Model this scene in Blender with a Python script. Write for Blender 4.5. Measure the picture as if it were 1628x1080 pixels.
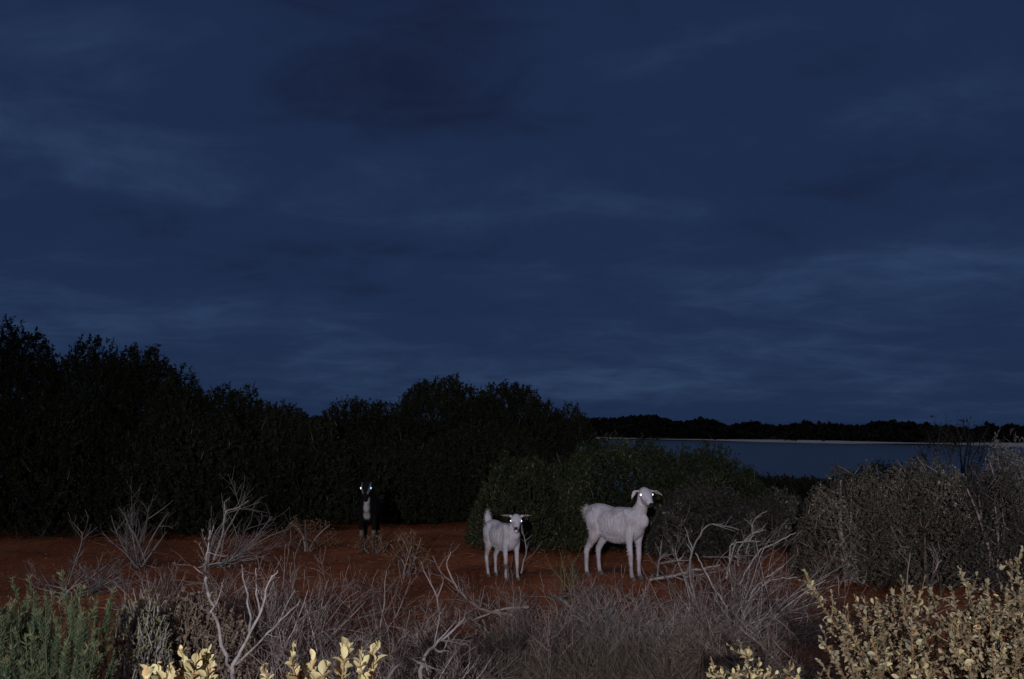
import bpy, math, random
import numpy as np
from mathutils import Vector, Matrix

for o in list(bpy.data.objects):
    bpy.data.objects.remove(o)
S = bpy.context.scene
COL = S.collection

# ------------------------------------------------------------------ camera
F = 35.0 / 36.0 * 1628.0            # focal length in photo pixels
CAMH = 1.5
PITCH = math.atan(146.0 / F)
cam_d = bpy.data.cameras.new('camera')
cam_d.lens = 35.0
cam_d.sensor_width = 36.0
cam_d.clip_start = 0.05
cam_d.clip_end = 6000.0
cam = bpy.data.objects.new('camera', cam_d)
COL.objects.link(cam)
cam.location = (0, 0, CAMH)
cam.rotation_euler = (math.pi / 2 + PITCH, 0, 0)
S.camera = cam

# ------------------------------------------------------------------ night sky (moon behind cloud, moon behind the camera)
MOON_EL, MOON_AZ = math.radians(42), math.radians(200)     # azimuth clockwise from +Y
w = bpy.data.worlds.new('World')
S.world = w
w.use_nodes = True
nt = w.node_tree
nt.nodes.clear()
N = nt.nodes.new
L = nt.links.new


def mth(nt, op, a, b=None, clamp=False):
    n = nt.nodes.new('ShaderNodeMath')
    n.operation = op
    n.use_clamp = clamp
    for i, x in enumerate((a, b)):
        if x is None:
            continue
        if isinstance(x, (int, float)):
            n.inputs[i].default_value = x
        else:
            nt.links.new(x, n.inputs[i])
    return n.outputs[0]


sky = N('ShaderNodeTexSky')
sky.sky_type = 'NISHITA'
sky.sun_disc = False
sky.sun_elevation = MOON_EL
sky.sun_rotation = MOON_AZ
tc = N('ShaderNodeTexCoord')
sep = N('ShaderNodeSeparateXYZ')
L(tc.outputs['Generated'], sep.inputs[0])
zz = mth(nt, 'ADD', mth(nt, 'MAXIMUM', sep.outputs[2], 0.0), 0.16)
com = N('ShaderNodeCombineXYZ')
L(mth(nt, 'DIVIDE', sep.outputs[0], zz), com.inputs[0])
L(mth(nt, 'DIVIDE', sep.outputs[1], zz), com.inputs[1])
mp = N('ShaderNodeMapping')
mp.inputs['Location'].default_value = (3.1, 7.4, 0)
mp.inputs['Rotation'].default_value = (0, 0, math.radians(-8))
mp.inputs['Scale'].default_value = (0.62, 0.72, 1)
L(com.outputs[0], mp.inputs[0])
n1 = N('ShaderNodeTexNoise')
n1.inputs['Scale'].default_value = 1.0
n1.inputs['Detail'].default_value = 7
n1.inputs['Roughness'].default_value = 0.5
n1.inputs['Distortion'].default_value = 0.35
L(mp.outputs[0], n1.inputs['Vector'])
n2 = N('ShaderNodeTexNoise')                  # small broken cloud detail
n2.inputs['Scale'].default_value = 5.0
n2.inputs['Detail'].default_value = 9
n2.inputs['Roughness'].default_value = 0.62
n2.inputs['Distortion'].default_value = 0.6
L(mp.outputs[0], n2.inputs['Vector'])
nw = N('ShaderNodeTexNoise')                  # ragged edges for the cloud banks
nw.inputs['Scale'].default_value = 3.2
nw.inputs['Detail'].default_value = 6
nw.inputs['Roughness'].default_value = 0.6
L(tc.outputs['Generated'], nw.inputs['Vector'])
ws = N('ShaderNodeSeparateColor')
L(nw.outputs['Color'], ws.inputs[0])
az = mth(nt, 'ADD', mth(nt, 'ARCTAN2', sep.outputs[0], sep.outputs[1]), mth(nt, 'MULTIPLY', mth(nt, 'SUBTRACT', ws.outputs[0], 0.5), 0.30))
el = mth(nt, 'ADD', mth(nt, 'ARCSINE', sep.outputs[2]), mth(nt, 'MULTIPLY', mth(nt, 'SUBTRACT', ws.outputs[1], 0.5), 0.11))
fac = mth(nt, 'ADD', mth(nt, 'MULTIPLY', n1.outputs['Fac'], 0.74), mth(nt, 'MULTIPLY', n2.outputs['Fac'], 0.40))
fac = mth(nt, 'ADD', fac, -0.078)
# lighter and darker banks: azimuth, elevation, half width, half height (radians), strength
for ca, ce, wa, we, am in [(-0.40, 0.34, 0.12, 0.055, 0.16), (-0.47, 0.255, 0.16, 0.030, 0.16), (-0.10, 0.33, 0.24, 0.060, -0.10), (0.17, 0.36, 0.17, 0.04, 0.12),
                           (0.02, 0.235, 0.22, 0.030, 0.10), (0.16, 0.225, 0.10, 0.016, 0.10), (0.38, 0.225, 0.22, 0.022, -0.13), (0.46, 0.295, 0.16, 0.035, 0.09),
                           (-0.33, 0.205, 0.12, 0.016, -0.12), (-0.10, 0.185, 0.12, 0.012, -0.10), (0.0, 0.10, 0.8, 0.07, 0.10), (0.30, 0.165, 0.25, 0.02, 0.06),
                           (1.4, 0.3, 0.4, 0.08, 0.1), (2.6, 0.35, 0.4, 0.09, -0.1), (-1.5, 0.3, 0.4, 0.07, -0.1), (-2.4, 0.25, 0.4, 0.08, 0.1)]:
    da = mth(nt, 'DIVIDE', mth(nt, 'SUBTRACT', az, ca), wa)
    de = mth(nt, 'DIVIDE', mth(nt, 'SUBTRACT', el, ce), we)
    g_ = mth(nt, 'EXPONENT', mth(nt, 'MULTIPLY', mth(nt, 'ADD', mth(nt, 'MULTIPLY', da, da), mth(nt, 'MULTIPLY', de, de)), -1.0))
    fac = mth(nt, 'ADD', fac, mth(nt, 'MULTIPLY', g_, am * 1.15))
cr = N('ShaderNodeValToRGB')
cr.color_ramp.interpolation = 'EASE'
e = cr.color_ramp.elements
e[0].position, e[0].color = 0.26, (0.0098, 0.0148, 0.042, 1)
e[1].position, e[1].color = 0.80, (0.0320, 0.0620, 0.137, 1)
m_ = cr.color_ramp.elements.new(0.50)
m_.color = (0.0140, 0.0290, 0.078, 1)
L(fac, cr.inputs[0])
tint = N('ShaderNodeMix')
tint.data_type = 'RGBA'
tint.blend_type = 'MULTIPLY'
tint.inputs[0].default_value = 1.0
L(sky.outputs[0], tint.inputs[6])
tint.inputs[7].default_value = (0.0016, 0.0028, 0.0062, 1)
mixc = N('ShaderNodeMix')
mixc.data_type = 'RGBA'
mixc.inputs[0].default_value = 0.82          # heavy cloud over the moonlit sky
L(tint.outputs[2], mixc.inputs[6])
L(cr.outputs[0], mixc.inputs[7])
bg = N('ShaderNodeBackground')
bg.inputs[1].default_value = 1.0
L(mixc.outputs[2], bg.inputs[0])
wo = N('ShaderNodeOutputWorld')
L(bg.outputs[0], wo.inputs[0])

# faint moonlight through the cloud, from behind the camera
sun_d = bpy.data.lights.new('moon', 'SUN')
sun_d.energy = 0.20
sun_d.angle = math.radians(8)
sun_d.color = (1.0, 0.93, 0.86)
sun = bpy.data.objects.new('moon', sun_d)
COL.objects.link(sun)
mdir = Vector((math.sin(MOON_AZ) * math.cos(MOON_EL), math.cos(MOON_AZ) * math.cos(MOON_EL), math.sin(MOON_EL)))
sun.rotation_euler = mdir.to_track_quat('Z', 'Y').to_euler()

# stands in for the camera flash; added well behind the camera to flatten its falloff
sp_d = bpy.data.lights.new('flash_stand_in', 'SPOT')
sp_d.energy = 3300
sp_d.color = (0.95, 0.93, 1.0)
sp_d.shadow_soft_size = 0.06
sp_d.spot_size = math.radians(66)
sp_d.spot_blend = 0.9
spot = bpy.data.objects.new('flash_stand_in', sp_d)
COL.objects.link(spot)
SPOT = Vector((-0.9, -5.5, 2.5))
spot.location = SPOT
spot.rotation_euler = (SPOT - Vector((1.2, 10.0, 0.2))).to_track_quat('Z', 'Y').to_euler()

S.view_settings.view_transform = 'Standard'
S.view_settings.look = 'None'
S.view_settings.gamma = 1.0
S.view_settings.exposure = 0.0
S.view_settings.use_curve_mapping = False
S.cycles.max_bounces = 5
S.cycles.diffuse_bounces = 2
S.cycles.glossy_bounces = 2


# ------------------------------------------------------------------ helpers
def X(u, d):
    return (u - 814.0) / F * d * math.cos(PITCH)


def Z(v, d):
    return CAMH + d * math.tan(PITCH + math.atan((540.0 - v) / F))


def W(px, d):
    return px / F * d


def ground_d(v):
    return CAMH / math.tan(-(PITCH + math.atan((540.0 - v) / F)))


def norm(a):
    return a / (np.linalg.norm(a, axis=-1, keepdims=True) + 1e-9)


def smooth(t):
    t = np.clip(t, 0, 1)
    return t * t * (3 - 2 * t)


def shore_y(x):
    x = np.asarray(x, float)
    return np.clip(435 - 3.1 * (x - 40), 90, 435) + 6 * np.sin(x * 0.06) + 3 * np.sin(x * 0.17 + 1)


WATER = -1.8


def gz(x, y):
    x = np.asarray(x, float)
    y = np.asarray(y, float)
    n = (np.sin(x * 1.3 + 0.6 * np.sin(y * 0.9)) * np.cos(y * 1.1 + 1.3) * 0.03 +
         np.sin(x * 3.1 + y * 1.7) * np.sin(y * 2.7 - x) * 0.014 + np.sin(x * 7.3 - y * 2.1) * np.cos(y * 6.1 + x * 1.4) * 0.006)
    near = n * (1 - smooth((y - 20) / 10))
    # gentle dune under the tall shrubs on the left
    near = near + 0.25 * smooth((-x - 1.5) / 6) * smooth((y - 14) / 5)
    down = -3.2 * smooth((y - 24) / 28)
    s = y - shore_y(x)
    far = smooth((s + 10) / 14) * 2.1 + smooth((s - 3) / 45) * (5.6 + 1.3 * np.sin(x * 0.045) + np.sin(x * 0.11 + 2)) \
        * (0.16 + 0.84 * smooth((165 - x) / 140))
    return near + down + far


def gzf(x, y):
    return float(gz(x, y))


def link(name, me, parent=None, loc=None):
    o = bpy.data.objects.new(name, me)
    COL.objects.link(o)
    if parent is not None:
        o.parent = parent
    if loc is not None:
        o.location = loc
    return o


def mesh(name, v, f, mat=None, var=None, smooth_=True, col=None):
    """vertices (n,3) and faces (m,k) arrays -> mesh data"""
    me = bpy.data.meshes.new(name)
    v = np.ascontiguousarray(v, dtype=np.float32)
    f = np.ascontiguousarray(f, dtype=np.int32)
    k = f.shape[1]
    me.vertices.add(len(v))
    me.vertices.foreach_set('co', v.ravel())
    me.loops.add(f.size)
    me.loops.foreach_set('vertex_index', f.ravel())
    me.polygons.add(len(f))
    me.polygons.foreach_set('loop_start', np.arange(len(f), dtype=np.int32) * k)
    me.polygons.foreach_set('use_smooth', np.full(len(f), smooth_, dtype=bool))
    me.update(calc_edges=True)
    if var is not None:
        a = me.attributes.new('var', 'FLOAT', 'POINT')
        a.data.foreach_set('value', np.ascontiguousarray(var, dtype=np.float32))
    if col is not None:
        a = me.attributes.new('coat', 'FLOAT_COLOR', 'POINT')
        a.data.foreach_set('color', np.ascontiguousarray(col, dtype=np.float32).ravel())
    if mat:
        me.materials.append(mat)
    return me


def tubes(P, R, sides=3, rng=None):
    """P (n,k,3), R (n,k) -> verts, quads, var"""
    n, k, _ = P.shape
    T = np.gradient(P, axis=1)
    T = norm(T)
    ref = np.where(np.abs(T[:, :1, 2:3]) > 0.8, np.array([1.0, 0.2, 0]), np.array([0, 0.15, 1.0]))
    U = norm(np.cross(T, np.broadcast_to(ref, T.shape)))
    V = np.cross(T, U)
    a = np.arange(sides) * 2 * np.pi / sides
    ring = (U[:, :, None, :] * np.cos(a)[None, None, :, None] + V[:, :, None, :] * np.sin(a)[None, None, :, None])
    v = P[:, :, None, :] + ring * R[:, :, None, None]
    idx = np.arange(n * k * sides).reshape(n, k, sides)
    nx = np.roll(idx, -1, axis=2)
    q = np.stack([idx[:, :-1], nx[:, :-1], nx[:, 1:], idx[:, 1:]], axis=-1).reshape(-1, 4)
    rr = (rng or np.random.default_rng(1)).random(n)
    var = np.repeat(rr, k * sides)
    return v.reshape(-1, 3), q, var


def leaf_quads(pos, d, nrm, ln, wd, rng):
    n = len(pos)
    side = norm(np.cross(d, nrm))
    up = np.cross(side, d)
    ln = ln[:, None]
    wd = wd[:, None]
    v = np.stack([pos, pos + d * ln * 0.5 + side * wd * 0.5 + up * wd * 0.12, pos + d * ln,
                  pos + d * ln * 0.5 - side * wd * 0.5 + up * wd * 0.12], axis=1).reshape(-1, 3)
    q = np.arange(n * 4).reshape(n, 4)
    return v, q, np.repeat(rng.random(n), 4)


def cat_mesh(parts):
    v, f, a, o = [], [], [], 0
    for p in parts:
        v.append(p[0])
        f.append(p[1] + o)
        a.append(p[2])
        o += len(p[0])
    return np.concatenate(v), np.concatenate(f), np.concatenate(a)


def thing(name, label, cat, loc=(0, 0, 0), group=None, rz=0):
    o = bpy.data.objects.new(name, None)
    COL.objects.link(o)
    o.empty_display_size = 0.2
    o.location = loc
    o.rotation_euler = (0, 0, rz)
    o['label'] = label
    o['category'] = cat
    if group:
        o['group'] = group
    return o


def unit(rng, n):
    return norm(rng.normal(size=(n, 3)))


# ------------------------------------------------------------------ materials
def base_mat(name):
    m = bpy.data.materials.new(name)
    m.use_nodes = True
    nt = m.node_tree
    b = nt.nodes['Principled BSDF']
    return m, nt, b


def rgb(c):
    return (c[0], c[1], c[2], 1)


def var_mat(name, c1, c2, rough=0.7, spec=0.2, c3=None, noise=0.0, nscale=40, use_object=False):
    m, nt, b = base_mat(name)
    r = nt.nodes.new('ShaderNodeValToRGB')
    r.color_ramp.elements[0].color = rgb(c1)
    r.color_ramp.elements[1].color = rgb(c2)
    if c3:
        x = r.color_ramp.elements.new(0.86)
        x.color = rgb(c2)
        r.color_ramp.elements[-1].color = rgb(c3)
    if use_object:
        oi = nt.nodes.new('ShaderNodeObjectInfo')
        fac = oi.outputs['Random']
    else:
        at = nt.nodes.new('ShaderNodeAttribute')
        at.attribute_name = 'var'
        fac = at.outputs['Fac']
    if noise:
        t = nt.nodes.new('ShaderNodeTexCoord')
        nz = nt.nodes.new('ShaderNodeTexNoise')
        nz.inputs['Scale'].default_value = nscale
        nz.inputs['Detail'].default_value = 4
        nt.links.new(t.outputs['Object'], nz.inputs['Vector'])
        d = mth(nt, 'MULTIPLY', mth(nt, 'SUBTRACT', nz.outputs['Fac'], 0.5), noise * 2)
        fac = mth(nt, 'ADD', fac, d, True)
    nt.links.new(fac, r.inputs[0])
    nt.links.new(r.outputs[0], b.inputs['Base Color'])
    b.inputs['Roughness'].default_value = rough
    b.inputs['Specular IOR Level'].default_value = spec
    return m


M = {}
M['leaf_dark'] = var_mat('dark_scrub_leaves', (0.009, 0.010, 0.006), (0.032, 0.036, 0.020), 0.8, 0.08)
M['leaf_green'] = var_mat('green_scrub_leaves', (0.009, 0.012, 0.006), (0.045, 0.054, 0.025), 0.8, 0.1, (0.12, 0.13, 0.07))
M['leaf_grey'] = var_mat('grey_scrub_leaves', (0.022, 0.020, 0.014), (0.155, 0.140, 0.100), 0.8, 0.1, (0.34, 0.31, 0.25))
M['leaf_dim'] = var_mat('dull_scrub_leaves', (0.014, 0.013, 0.011), (0.085, 0.078, 0.066), 0.8, 0.1, (0.24, 0.22, 0.19))
M['leaf_pale'] = var_mat('pale_scrub_leaves', (0.09, 0.085, 0.075), (0.30, 0.28, 0.25), 0.8, 0.1)
M['leaf_broom'] = var_mat('broom_leaves', (0.034, 0.052, 0.030), (0.165, 0.215, 0.115), 0.7, 0.15, (0.22, 0.22, 0.11))
M['leaf_olive'] = var_mat('olive_leaves', (0.07, 0.075, 0.035), (0.24, 0.23, 0.12), 0.6, 0.2)
M['leaf_brown'] = var_mat('brown_leaves', (0.085, 0.060, 0.040), (0.30, 0.235, 0.175), 0.75, 0.15)
M['leaf_red'] = var_mat('rusty_small_leaves', (0.10, 0.050, 0.028), (0.25, 0.15, 0.075), 0.75, 0.15)
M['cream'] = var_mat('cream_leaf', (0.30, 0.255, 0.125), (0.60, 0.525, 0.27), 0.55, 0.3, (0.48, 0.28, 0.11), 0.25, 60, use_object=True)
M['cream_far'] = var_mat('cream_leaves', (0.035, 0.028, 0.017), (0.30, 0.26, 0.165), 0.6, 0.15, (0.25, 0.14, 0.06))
M['cream_shaded'] = var_mat('shaded_cream_leaf', (0.075, 0.063, 0.034), (0.40, 0.355, 0.22), 0.6, 0.2, (0.32, 0.18, 0.08), 0.2, 60, use_object=True)  # older brown inner leaves, darkened to paint shade inside the shrub
M['orange_stem'] = var_mat('orange_stem', (0.15, 0.085, 0.040), (0.33, 0.20, 0.095), 0.6, 0.2, None, 0.3, 50)
M['wood_dark'] = var_mat('dark_scrub_wood', (0.022, 0.019, 0.018), (0.07, 0.063, 0.058), 0.9, 0.05, (0.30, 0.28, 0.27))
M['wood_grey'] = var_mat('weathered_grey_wood', (0.09, 0.078, 0.072), (0.43, 0.385, 0.36), 0.85, 0.1, None, 0.35, 30)
M['wood_pale'] = var_mat('bleached_wood', (0.06, 0.053, 0.049), (0.36, 0.33, 0.315), 0.85, 0.08, None, 1.1, 38)
M['wood_mauve'] = var_mat('mauve_grey_twigs', (0.05, 0.037, 0.032), (0.42, 0.34, 0.31), 0.85, 0.1, None, 0.3, 30)
M['wood_red'] = var_mat('reddish_twigs', (0.06, 0.042, 0.037), (0.36, 0.275, 0.245), 0.85, 0.1, None, 0.3, 30)
M['wood_brown'] = var_mat('brown_branch', (0.05, 0.036, 0.028), (0.28, 0.21, 0.165), 0.85, 0.1, None, 0.3, 30)
M['grass'] = var_mat('dry_grass', (0.030, 0.024, 0.018), (0.24, 0.195, 0.145), 0.85, 0.1)
M['litter'] = var_mat('leaf_litter', (0.03, 0.02, 0.015), (0.24, 0.165, 0.12), 0.9, 0.05)


M['pebble'] = var_mat('red_pebbles', (0.10, 0.035, 0.02), (0.42, 0.17, 0.09), 0.9, 0.1)


def ground_material():
    m, nt, b = base_mat('red_dirt')
    t = nt.nodes.new('ShaderNodeTexCoord')
    nz = nt.nodes.new('ShaderNodeTexNoise')
    nz.inputs['Scale'].default_value = 0.8
    nz.inputs['Detail'].default_value = 12
    nz.inputs['Roughness'].default_value = 0.68
    nt.links.new(t.outputs['Object'], nz.inputs['Vector'])
    r = nt.nodes.new('ShaderNodeValToRGB')
    r.color_ramp.elements[0].position = 0.30
    r.color_ramp.elements[0].color = (0.23, 0.062, 0.026, 1)
    r.color_ramp.elements[1].position = 0.72
    r.color_ramp.elements[1].color = (0.58, 0.185, 0.074, 1)
    nt.links.new(nz.outputs['Fac'], r.inputs[0])
    # darker grit and scraps of litter
    n2 = nt.nodes.new('ShaderNodeTexNoise')
    n2.inputs['Scale'].default_value = 26
    n2.inputs['Detail'].default_value = 6
    nt.links.new(t.outputs['Object'], n2.inputs['Vector'])
    g = nt.nodes.new('ShaderNodeValToRGB')
    g.color_ramp.elements[0].position = 0.50
    g.color_ramp.elements[0].color = (0, 0, 0, 1)
    g.color_ramp.elements[1].position = 0.62
    g.color_ramp.elements[1].color = (1, 1, 1, 1)
    nt.links.new(n2.outputs['Fac'], g.inputs[0])
    mx = nt.nodes.new('ShaderNodeMix')
    mx.data_type = 'RGBA'
    nt.links.new(mth(nt, 'MULTIPLY', g.outputs[0], 0.55), mx.inputs[0])
    nt.links.new(r.outputs[0], mx.inputs[6])
    mx.inputs[7].default_value = (0.075, 0.042, 0.03, 1)
    # far dunes are scrubby grey soil, and the shore is white shell sand
    at = nt.nodes.new('ShaderNodeAttribute')
    at.attribute_name = 'var'
    far = mth(nt, 'LESS_THAN', at.outputs['Fac'], 0.25)
    m2 = nt.nodes.new('ShaderNodeMix')
    m2.data_type = 'RGBA'
    nt.links.new(far, m2.inputs[0])
    nt.links.new(mx.outputs[2], m2.inputs[6])
    m2.inputs[7].default_value = (0.05, 0.042, 0.034, 1)
    sand = mth(nt, 'GREATER_THAN', at.outputs['Fac'], 0.75)
    m3 = nt.nodes.new('ShaderNodeMix')
    m3.data_type = 'RGBA'
    nt.links.new(sand, m3.inputs[0])
    nt.links.new(m2.outputs[2], m3.inputs[6])
    m3.inputs[7].default_value = (0.74, 0.70, 0.62, 1)
    nt.links.new(m3.outputs[2], b.inputs['Base Color'])
    bp = nt.nodes.new('ShaderNodeBump')
    bp.inputs['Strength'].default_value = 0.6
    bp.inputs['Distance'].default_value = 0.02
    n3 = nt.nodes.new('ShaderNodeTexNoise')
    n3.inputs['Scale'].default_value = 9
    n3.inputs['Detail'].default_value = 10
    n3.inputs['Roughness'].default_value = 0.7
    nt.links.new(t.outputs['Object'], n3.inputs['Vector'])
    nt.links.new(n3.outputs['Fac'], bp.inputs['Height'])
    nt.links.new(bp.outputs[0], b.inputs['Normal'])
    b.inputs['Roughness'].default_value = 0.95
    b.inputs['Specular IOR Level'].default_value = 0.05
    return m


def water_material():
    m, nt, b = base_mat('lagoon_water')
    b.inputs['Base Color'].default_value = (0.115, 0.13, 0.125, 1)
    b.inputs['Roughness'].default_value = 0.22
    b.inputs['IOR'].default_value = 1.33
    t = nt.nodes.new('ShaderNodeTexCoord')
    mp = nt.nodes.new('ShaderNodeMapping')
    mp.inputs['Scale'].default_value = (0.5, 1.4, 1)
    nt.links.new(t.outputs['Object'], mp.inputs[0])
    nz = nt.nodes.new('ShaderNodeTexNoise')
    nz.inputs['Scale'].default_value = 0.9
    nz.inputs['Detail'].default_value = 6
    nt.links.new(mp.outputs[0], nz.inputs['Vector'])
    bp = nt.nodes.new('ShaderNodeBump')
    bp.inputs['Strength'].default_value = 0.6
    bp.inputs['Distance'].default_value = 0.3
    nt.links.new(nz.outputs['Fac'], bp.inputs['Height'])
    nt.links.new(bp.outputs[0], b.inputs['Normal'])
    return m


def coat_material():
    m, nt, b = base_mat('goat_coat')
    at = nt.nodes.new('ShaderNodeAttribute')
    at.attribute_name = 'coat'
    t = nt.nodes.new('ShaderNodeTexCoord')
    mp = nt.nodes.new('ShaderNodeMapping')
    mp.inputs['Scale'].default_value = (30, 60, 14)
    nt.links.new(t.outputs['Object'], mp.inputs[0])
    nz = nt.nodes.new('ShaderNodeTexNoise')
    nz.inputs['Scale'].default_value = 1.0
    nz.inputs['Detail'].default_value = 6
    nz.inputs['Roughness'].default_value = 0.65
    nt.links.new(mp.outputs[0], nz.inputs['Vector'])
    r = nt.nodes.new('ShaderNodeValToRGB')
    r.color_ramp.elements[0].position = 0.25
    r.color_ramp.elements[0].color = (0.66, 0.64, 0.62, 1)
    r.color_ramp.elements[1].position = 0.70
    r.color_ramp.elements[1].color = (1, 1, 1, 1)
    nt.links.new(nz.outputs['Fac'], r.inputs[0])
    mx = nt.nodes.new('ShaderNodeMix')
    mx.data_type = 'RGBA'
    mx.blend_type = 'MULTIPLY'
    mx.inputs[0].default_value = 1
    nt.links.new(at.outputs['Color'], mx.inputs[6])
    nt.links.new(r.outputs[0], mx.inputs[7])
    nd = nt.nodes.new('ShaderNodeTexNoise')          # dust and old stains in the hair
    nd.inputs['Scale'].default_value = 7.0
    nd.inputs['Detail'].default_value = 5
    nt.links.new(t.outputs['Object'], nd.inputs['Vector'])
    rd_ = nt.nodes.new('ShaderNodeValToRGB')
    rd_.color_ramp.elements[0].position = 0.50
    rd_.color_ramp.elements[0].color = (1, 1, 1, 1)
    rd_.color_ramp.elements[1].position = 0.72
    rd_.color_ramp.elements[1].color = (0.72, 0.62, 0.53, 1)
    nt.links.new(nd.outputs['Fac'], rd_.inputs[0])
    m2 = nt.nodes.new('ShaderNodeMix')
    m2.data_type = 'RGBA'
    m2.blend_type = 'MULTIPLY'
    m2.inputs[0].default_value = 1
    nt.links.new(mx.outputs[2], m2.inputs[6])
    nt.links.new(rd_.outputs[0], m2.inputs[7])
    nt.links.new(m2.outputs[2], b.inputs['Base Color'])
    bp = nt.nodes.new('ShaderNodeBump')
    bp.inputs['Strength'].default_value = 0.8
    bp.inputs['Distance'].default_value = 0.012
    nt.links.new(nz.outputs['Fac'], bp.inputs['Height'])
    nt.links.new(bp.outputs[0], b.inputs['Normal'])
    b.inputs['Roughness'].default_value = 0.9
    b.inputs['Specular IOR Level'].default_value = 0.1
    return m


def eye_material(name, c):
    """the tapetum behind a goat's pupil is a retroreflector: it sends lamp light back the way it came"""
    m = bpy.data.materials.new(name)
    m.use_nodes = True
    nt = m.node_tree
    nt.nodes.clear()
    geo = nt.nodes.new('ShaderNodeNewGeometry')
    g = nt.nodes.new('ShaderNodeBsdfGlossy')
    g.inputs['Color'].default_value = rgb(c)
    g.inputs['Roughness'].default_value = 0.36
    nt.links.new(geo.outputs['Incoming'], g.inputs['Normal'])
    o = nt.nodes.new('ShaderNodeOutputMaterial')
    nt.links.new(g.outputs[0], o.inputs[0])
    return m


M['ground'] = ground_material()
M['water'] = water_material()
M['coat'] = coat_material()
M['eye_white'] = eye_material('white_eyeshine', (0.62, 0.66, 0.85))
M['eye_blue'] = eye_material('blue_eyeshine', (0.10, 0.42, 0.75))
M['eye_violet'] = eye_material('violet_eyeshine', (0.60, 0.55, 1.0))
m, nt_, b_ = base_mat('dark_hoof')
b_.inputs['Base Color'].default_value = (0.10, 0.085, 0.075, 1)
b_.inputs['Roughness'].default_value = 0.7
M['hoof'] = m
m, nt_, b_ = base_mat('dark_horn')
b_.inputs['Base Color'].default_value = (0.035, 0.03, 0.028, 1)
b_.inputs['Roughness'].default_value = 0.55
M['horn'] = m


# ------------------------------------------------------------------ terrain, water, far shore
def graded(stops):
    out = []
    for a, b, st in stops:
        out += list(np.arange(a, b, st))
    out.append(stops[-1][1])
    return np.array(out)


def build_ground():
    xs = graded([(-1500, -600, 100), (-600, -160, 20), (-160, -20, 5), (-20, -9, 0.5), (-9, 9, 0.12), (9, 20, 0.5), (20, 260, 3), (260, 600, 20), (600, 1500, 100)])
    ys = graded([(-60, -8, 4), (-8, 2, 0.5), (2, 20, 0.12), (20, 60, 1.0), (60, 480, 2.0), (480, 900, 20), (900, 2500, 200)])
    xg, yg = np.meshgrid(xs, ys)
    z = gz(xg, yg)
    v = np.stack([xg, yg, z], -1).reshape(-1, 3)
    nx, ny = len(xs), len(ys)
    i = np.arange(nx * ny).reshape(ny, nx)
    f = np.stack([i[:-1, :-1], i[:-1, 1:], i[1:, 1:], i[1:, :-1]], -1).reshape(-1, 4)
    s = (yg - shore_y(xg)).ravel()
    var = np.full(len(v), 0.5)
    var[(s > 4)] = 0.0
    var[(yg.ravel() > 17.8 + 1.2 * np.sin(xg.ravel() * 0.9))] = 0.0
    o = link('ground', mesh('ground', v, f, M['ground'], var))
    o['kind'] = 'structure'


def build_water():
    xs = np.linspace(-700, 700, 29)
    ys = np.linspace(30, 600, 20)
    xg, yg = np.meshgrid(xs, ys)
    v = np.stack([xg, yg, np.full_like(xg, WATER)], -1).reshape(-1, 3)
    i = np.arange(len(xs) * len(ys)).reshape(len(ys), len(xs))
    f = np.stack([i[:-1, :-1], i[:-1, 1:], i[1:, 1:], i[1:, :-1]], -1).reshape(-1, 4)
    o = link('water', mesh('water', v, f, M['water']))
    o['kind'] = 'structure'


def build_far_scrub():
    """the far shore's bushes: one mass of leafy mounds"""
    rng = np.random.default_rng(5)
    n = 2600
    x = rng.uniform(-120, 300, n)
    y = shore_y(x) + 7.5 + rng.random(n) ** 1.3 * 60
    z = gz(x, y)
    r = rng.uniform(1.0, 2.6, n) * (0.5 + 0.5 * np.clip(y / 400, 0.3, 1))
    r = r * (0.65 + 0.55 * np.sin(x * 0.21 + 1.3 * np.sin(x * 0.073)) ** 2)
    k = 46
    d = unit(rng, n * k).reshape(n, k, 3)
    d[:, :, 2] = np.abs(d[:, :, 2])
    P = np.stack([x, y, z], -1)[:, None, :] + d * r[:, None, None] * np.array([1.25, 1.25, 0.85]) * rng.uniform(0.8, 1.06, (n, k, 1))
    P = P.reshape(-1, 3)
    dd = norm(unit(rng, n * k) + np.array([0, 0, 0.7]))
    s = np.repeat(r, k) * rng.uniform(0.45, 0.9, n * k)
    v, q, var = leaf_quads(P, dd, norm(d.reshape(-1, 3) + 0.3 * unit(rng, n * k)), s, s * 0.9, rng)
    o = link('far_scrub', mesh('far_scrub', v, q, M['leaf_dark'], var, False))
    o['kind'] = 'stuff'
    o['label'] = 'dark low scrub covering the dunes on the far shore'
    o['category'] = 'scrub'


def build_beach():
    x = np.arange(-120, 300, 1.0)
    s_ = np.array([-2.4, -1.2, 0.0, 1.2, 2.6])
    xg, sg = np.meshgrid(x, s_)
    sg = sg * (0.62 + 0.38 * np.sin(xg * 0.19 + 2 * np.sin(xg * 0.053)))
    yg = shore_y(xg) + sg
    v = np.stack([xg, yg, np.maximum(gz(xg, yg), WATER - 0.3) + 0.12], -1).reshape(-1, 3)
    i = np.arange(v.shape[0]).reshape(len(s_), len(x))
    f = np.stack([i[:-1, :-1], i[:-1, 1:], i[1:, 1:], i[1:, :-1]], -1).reshape(-1, 4)
    o = link('beach', mesh('beach', v, f, M['ground'], np.ones(len(v))))
    o['kind'] = 'structure'


build_ground()
build_beach()
build_water()
build_far_scrub()


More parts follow.
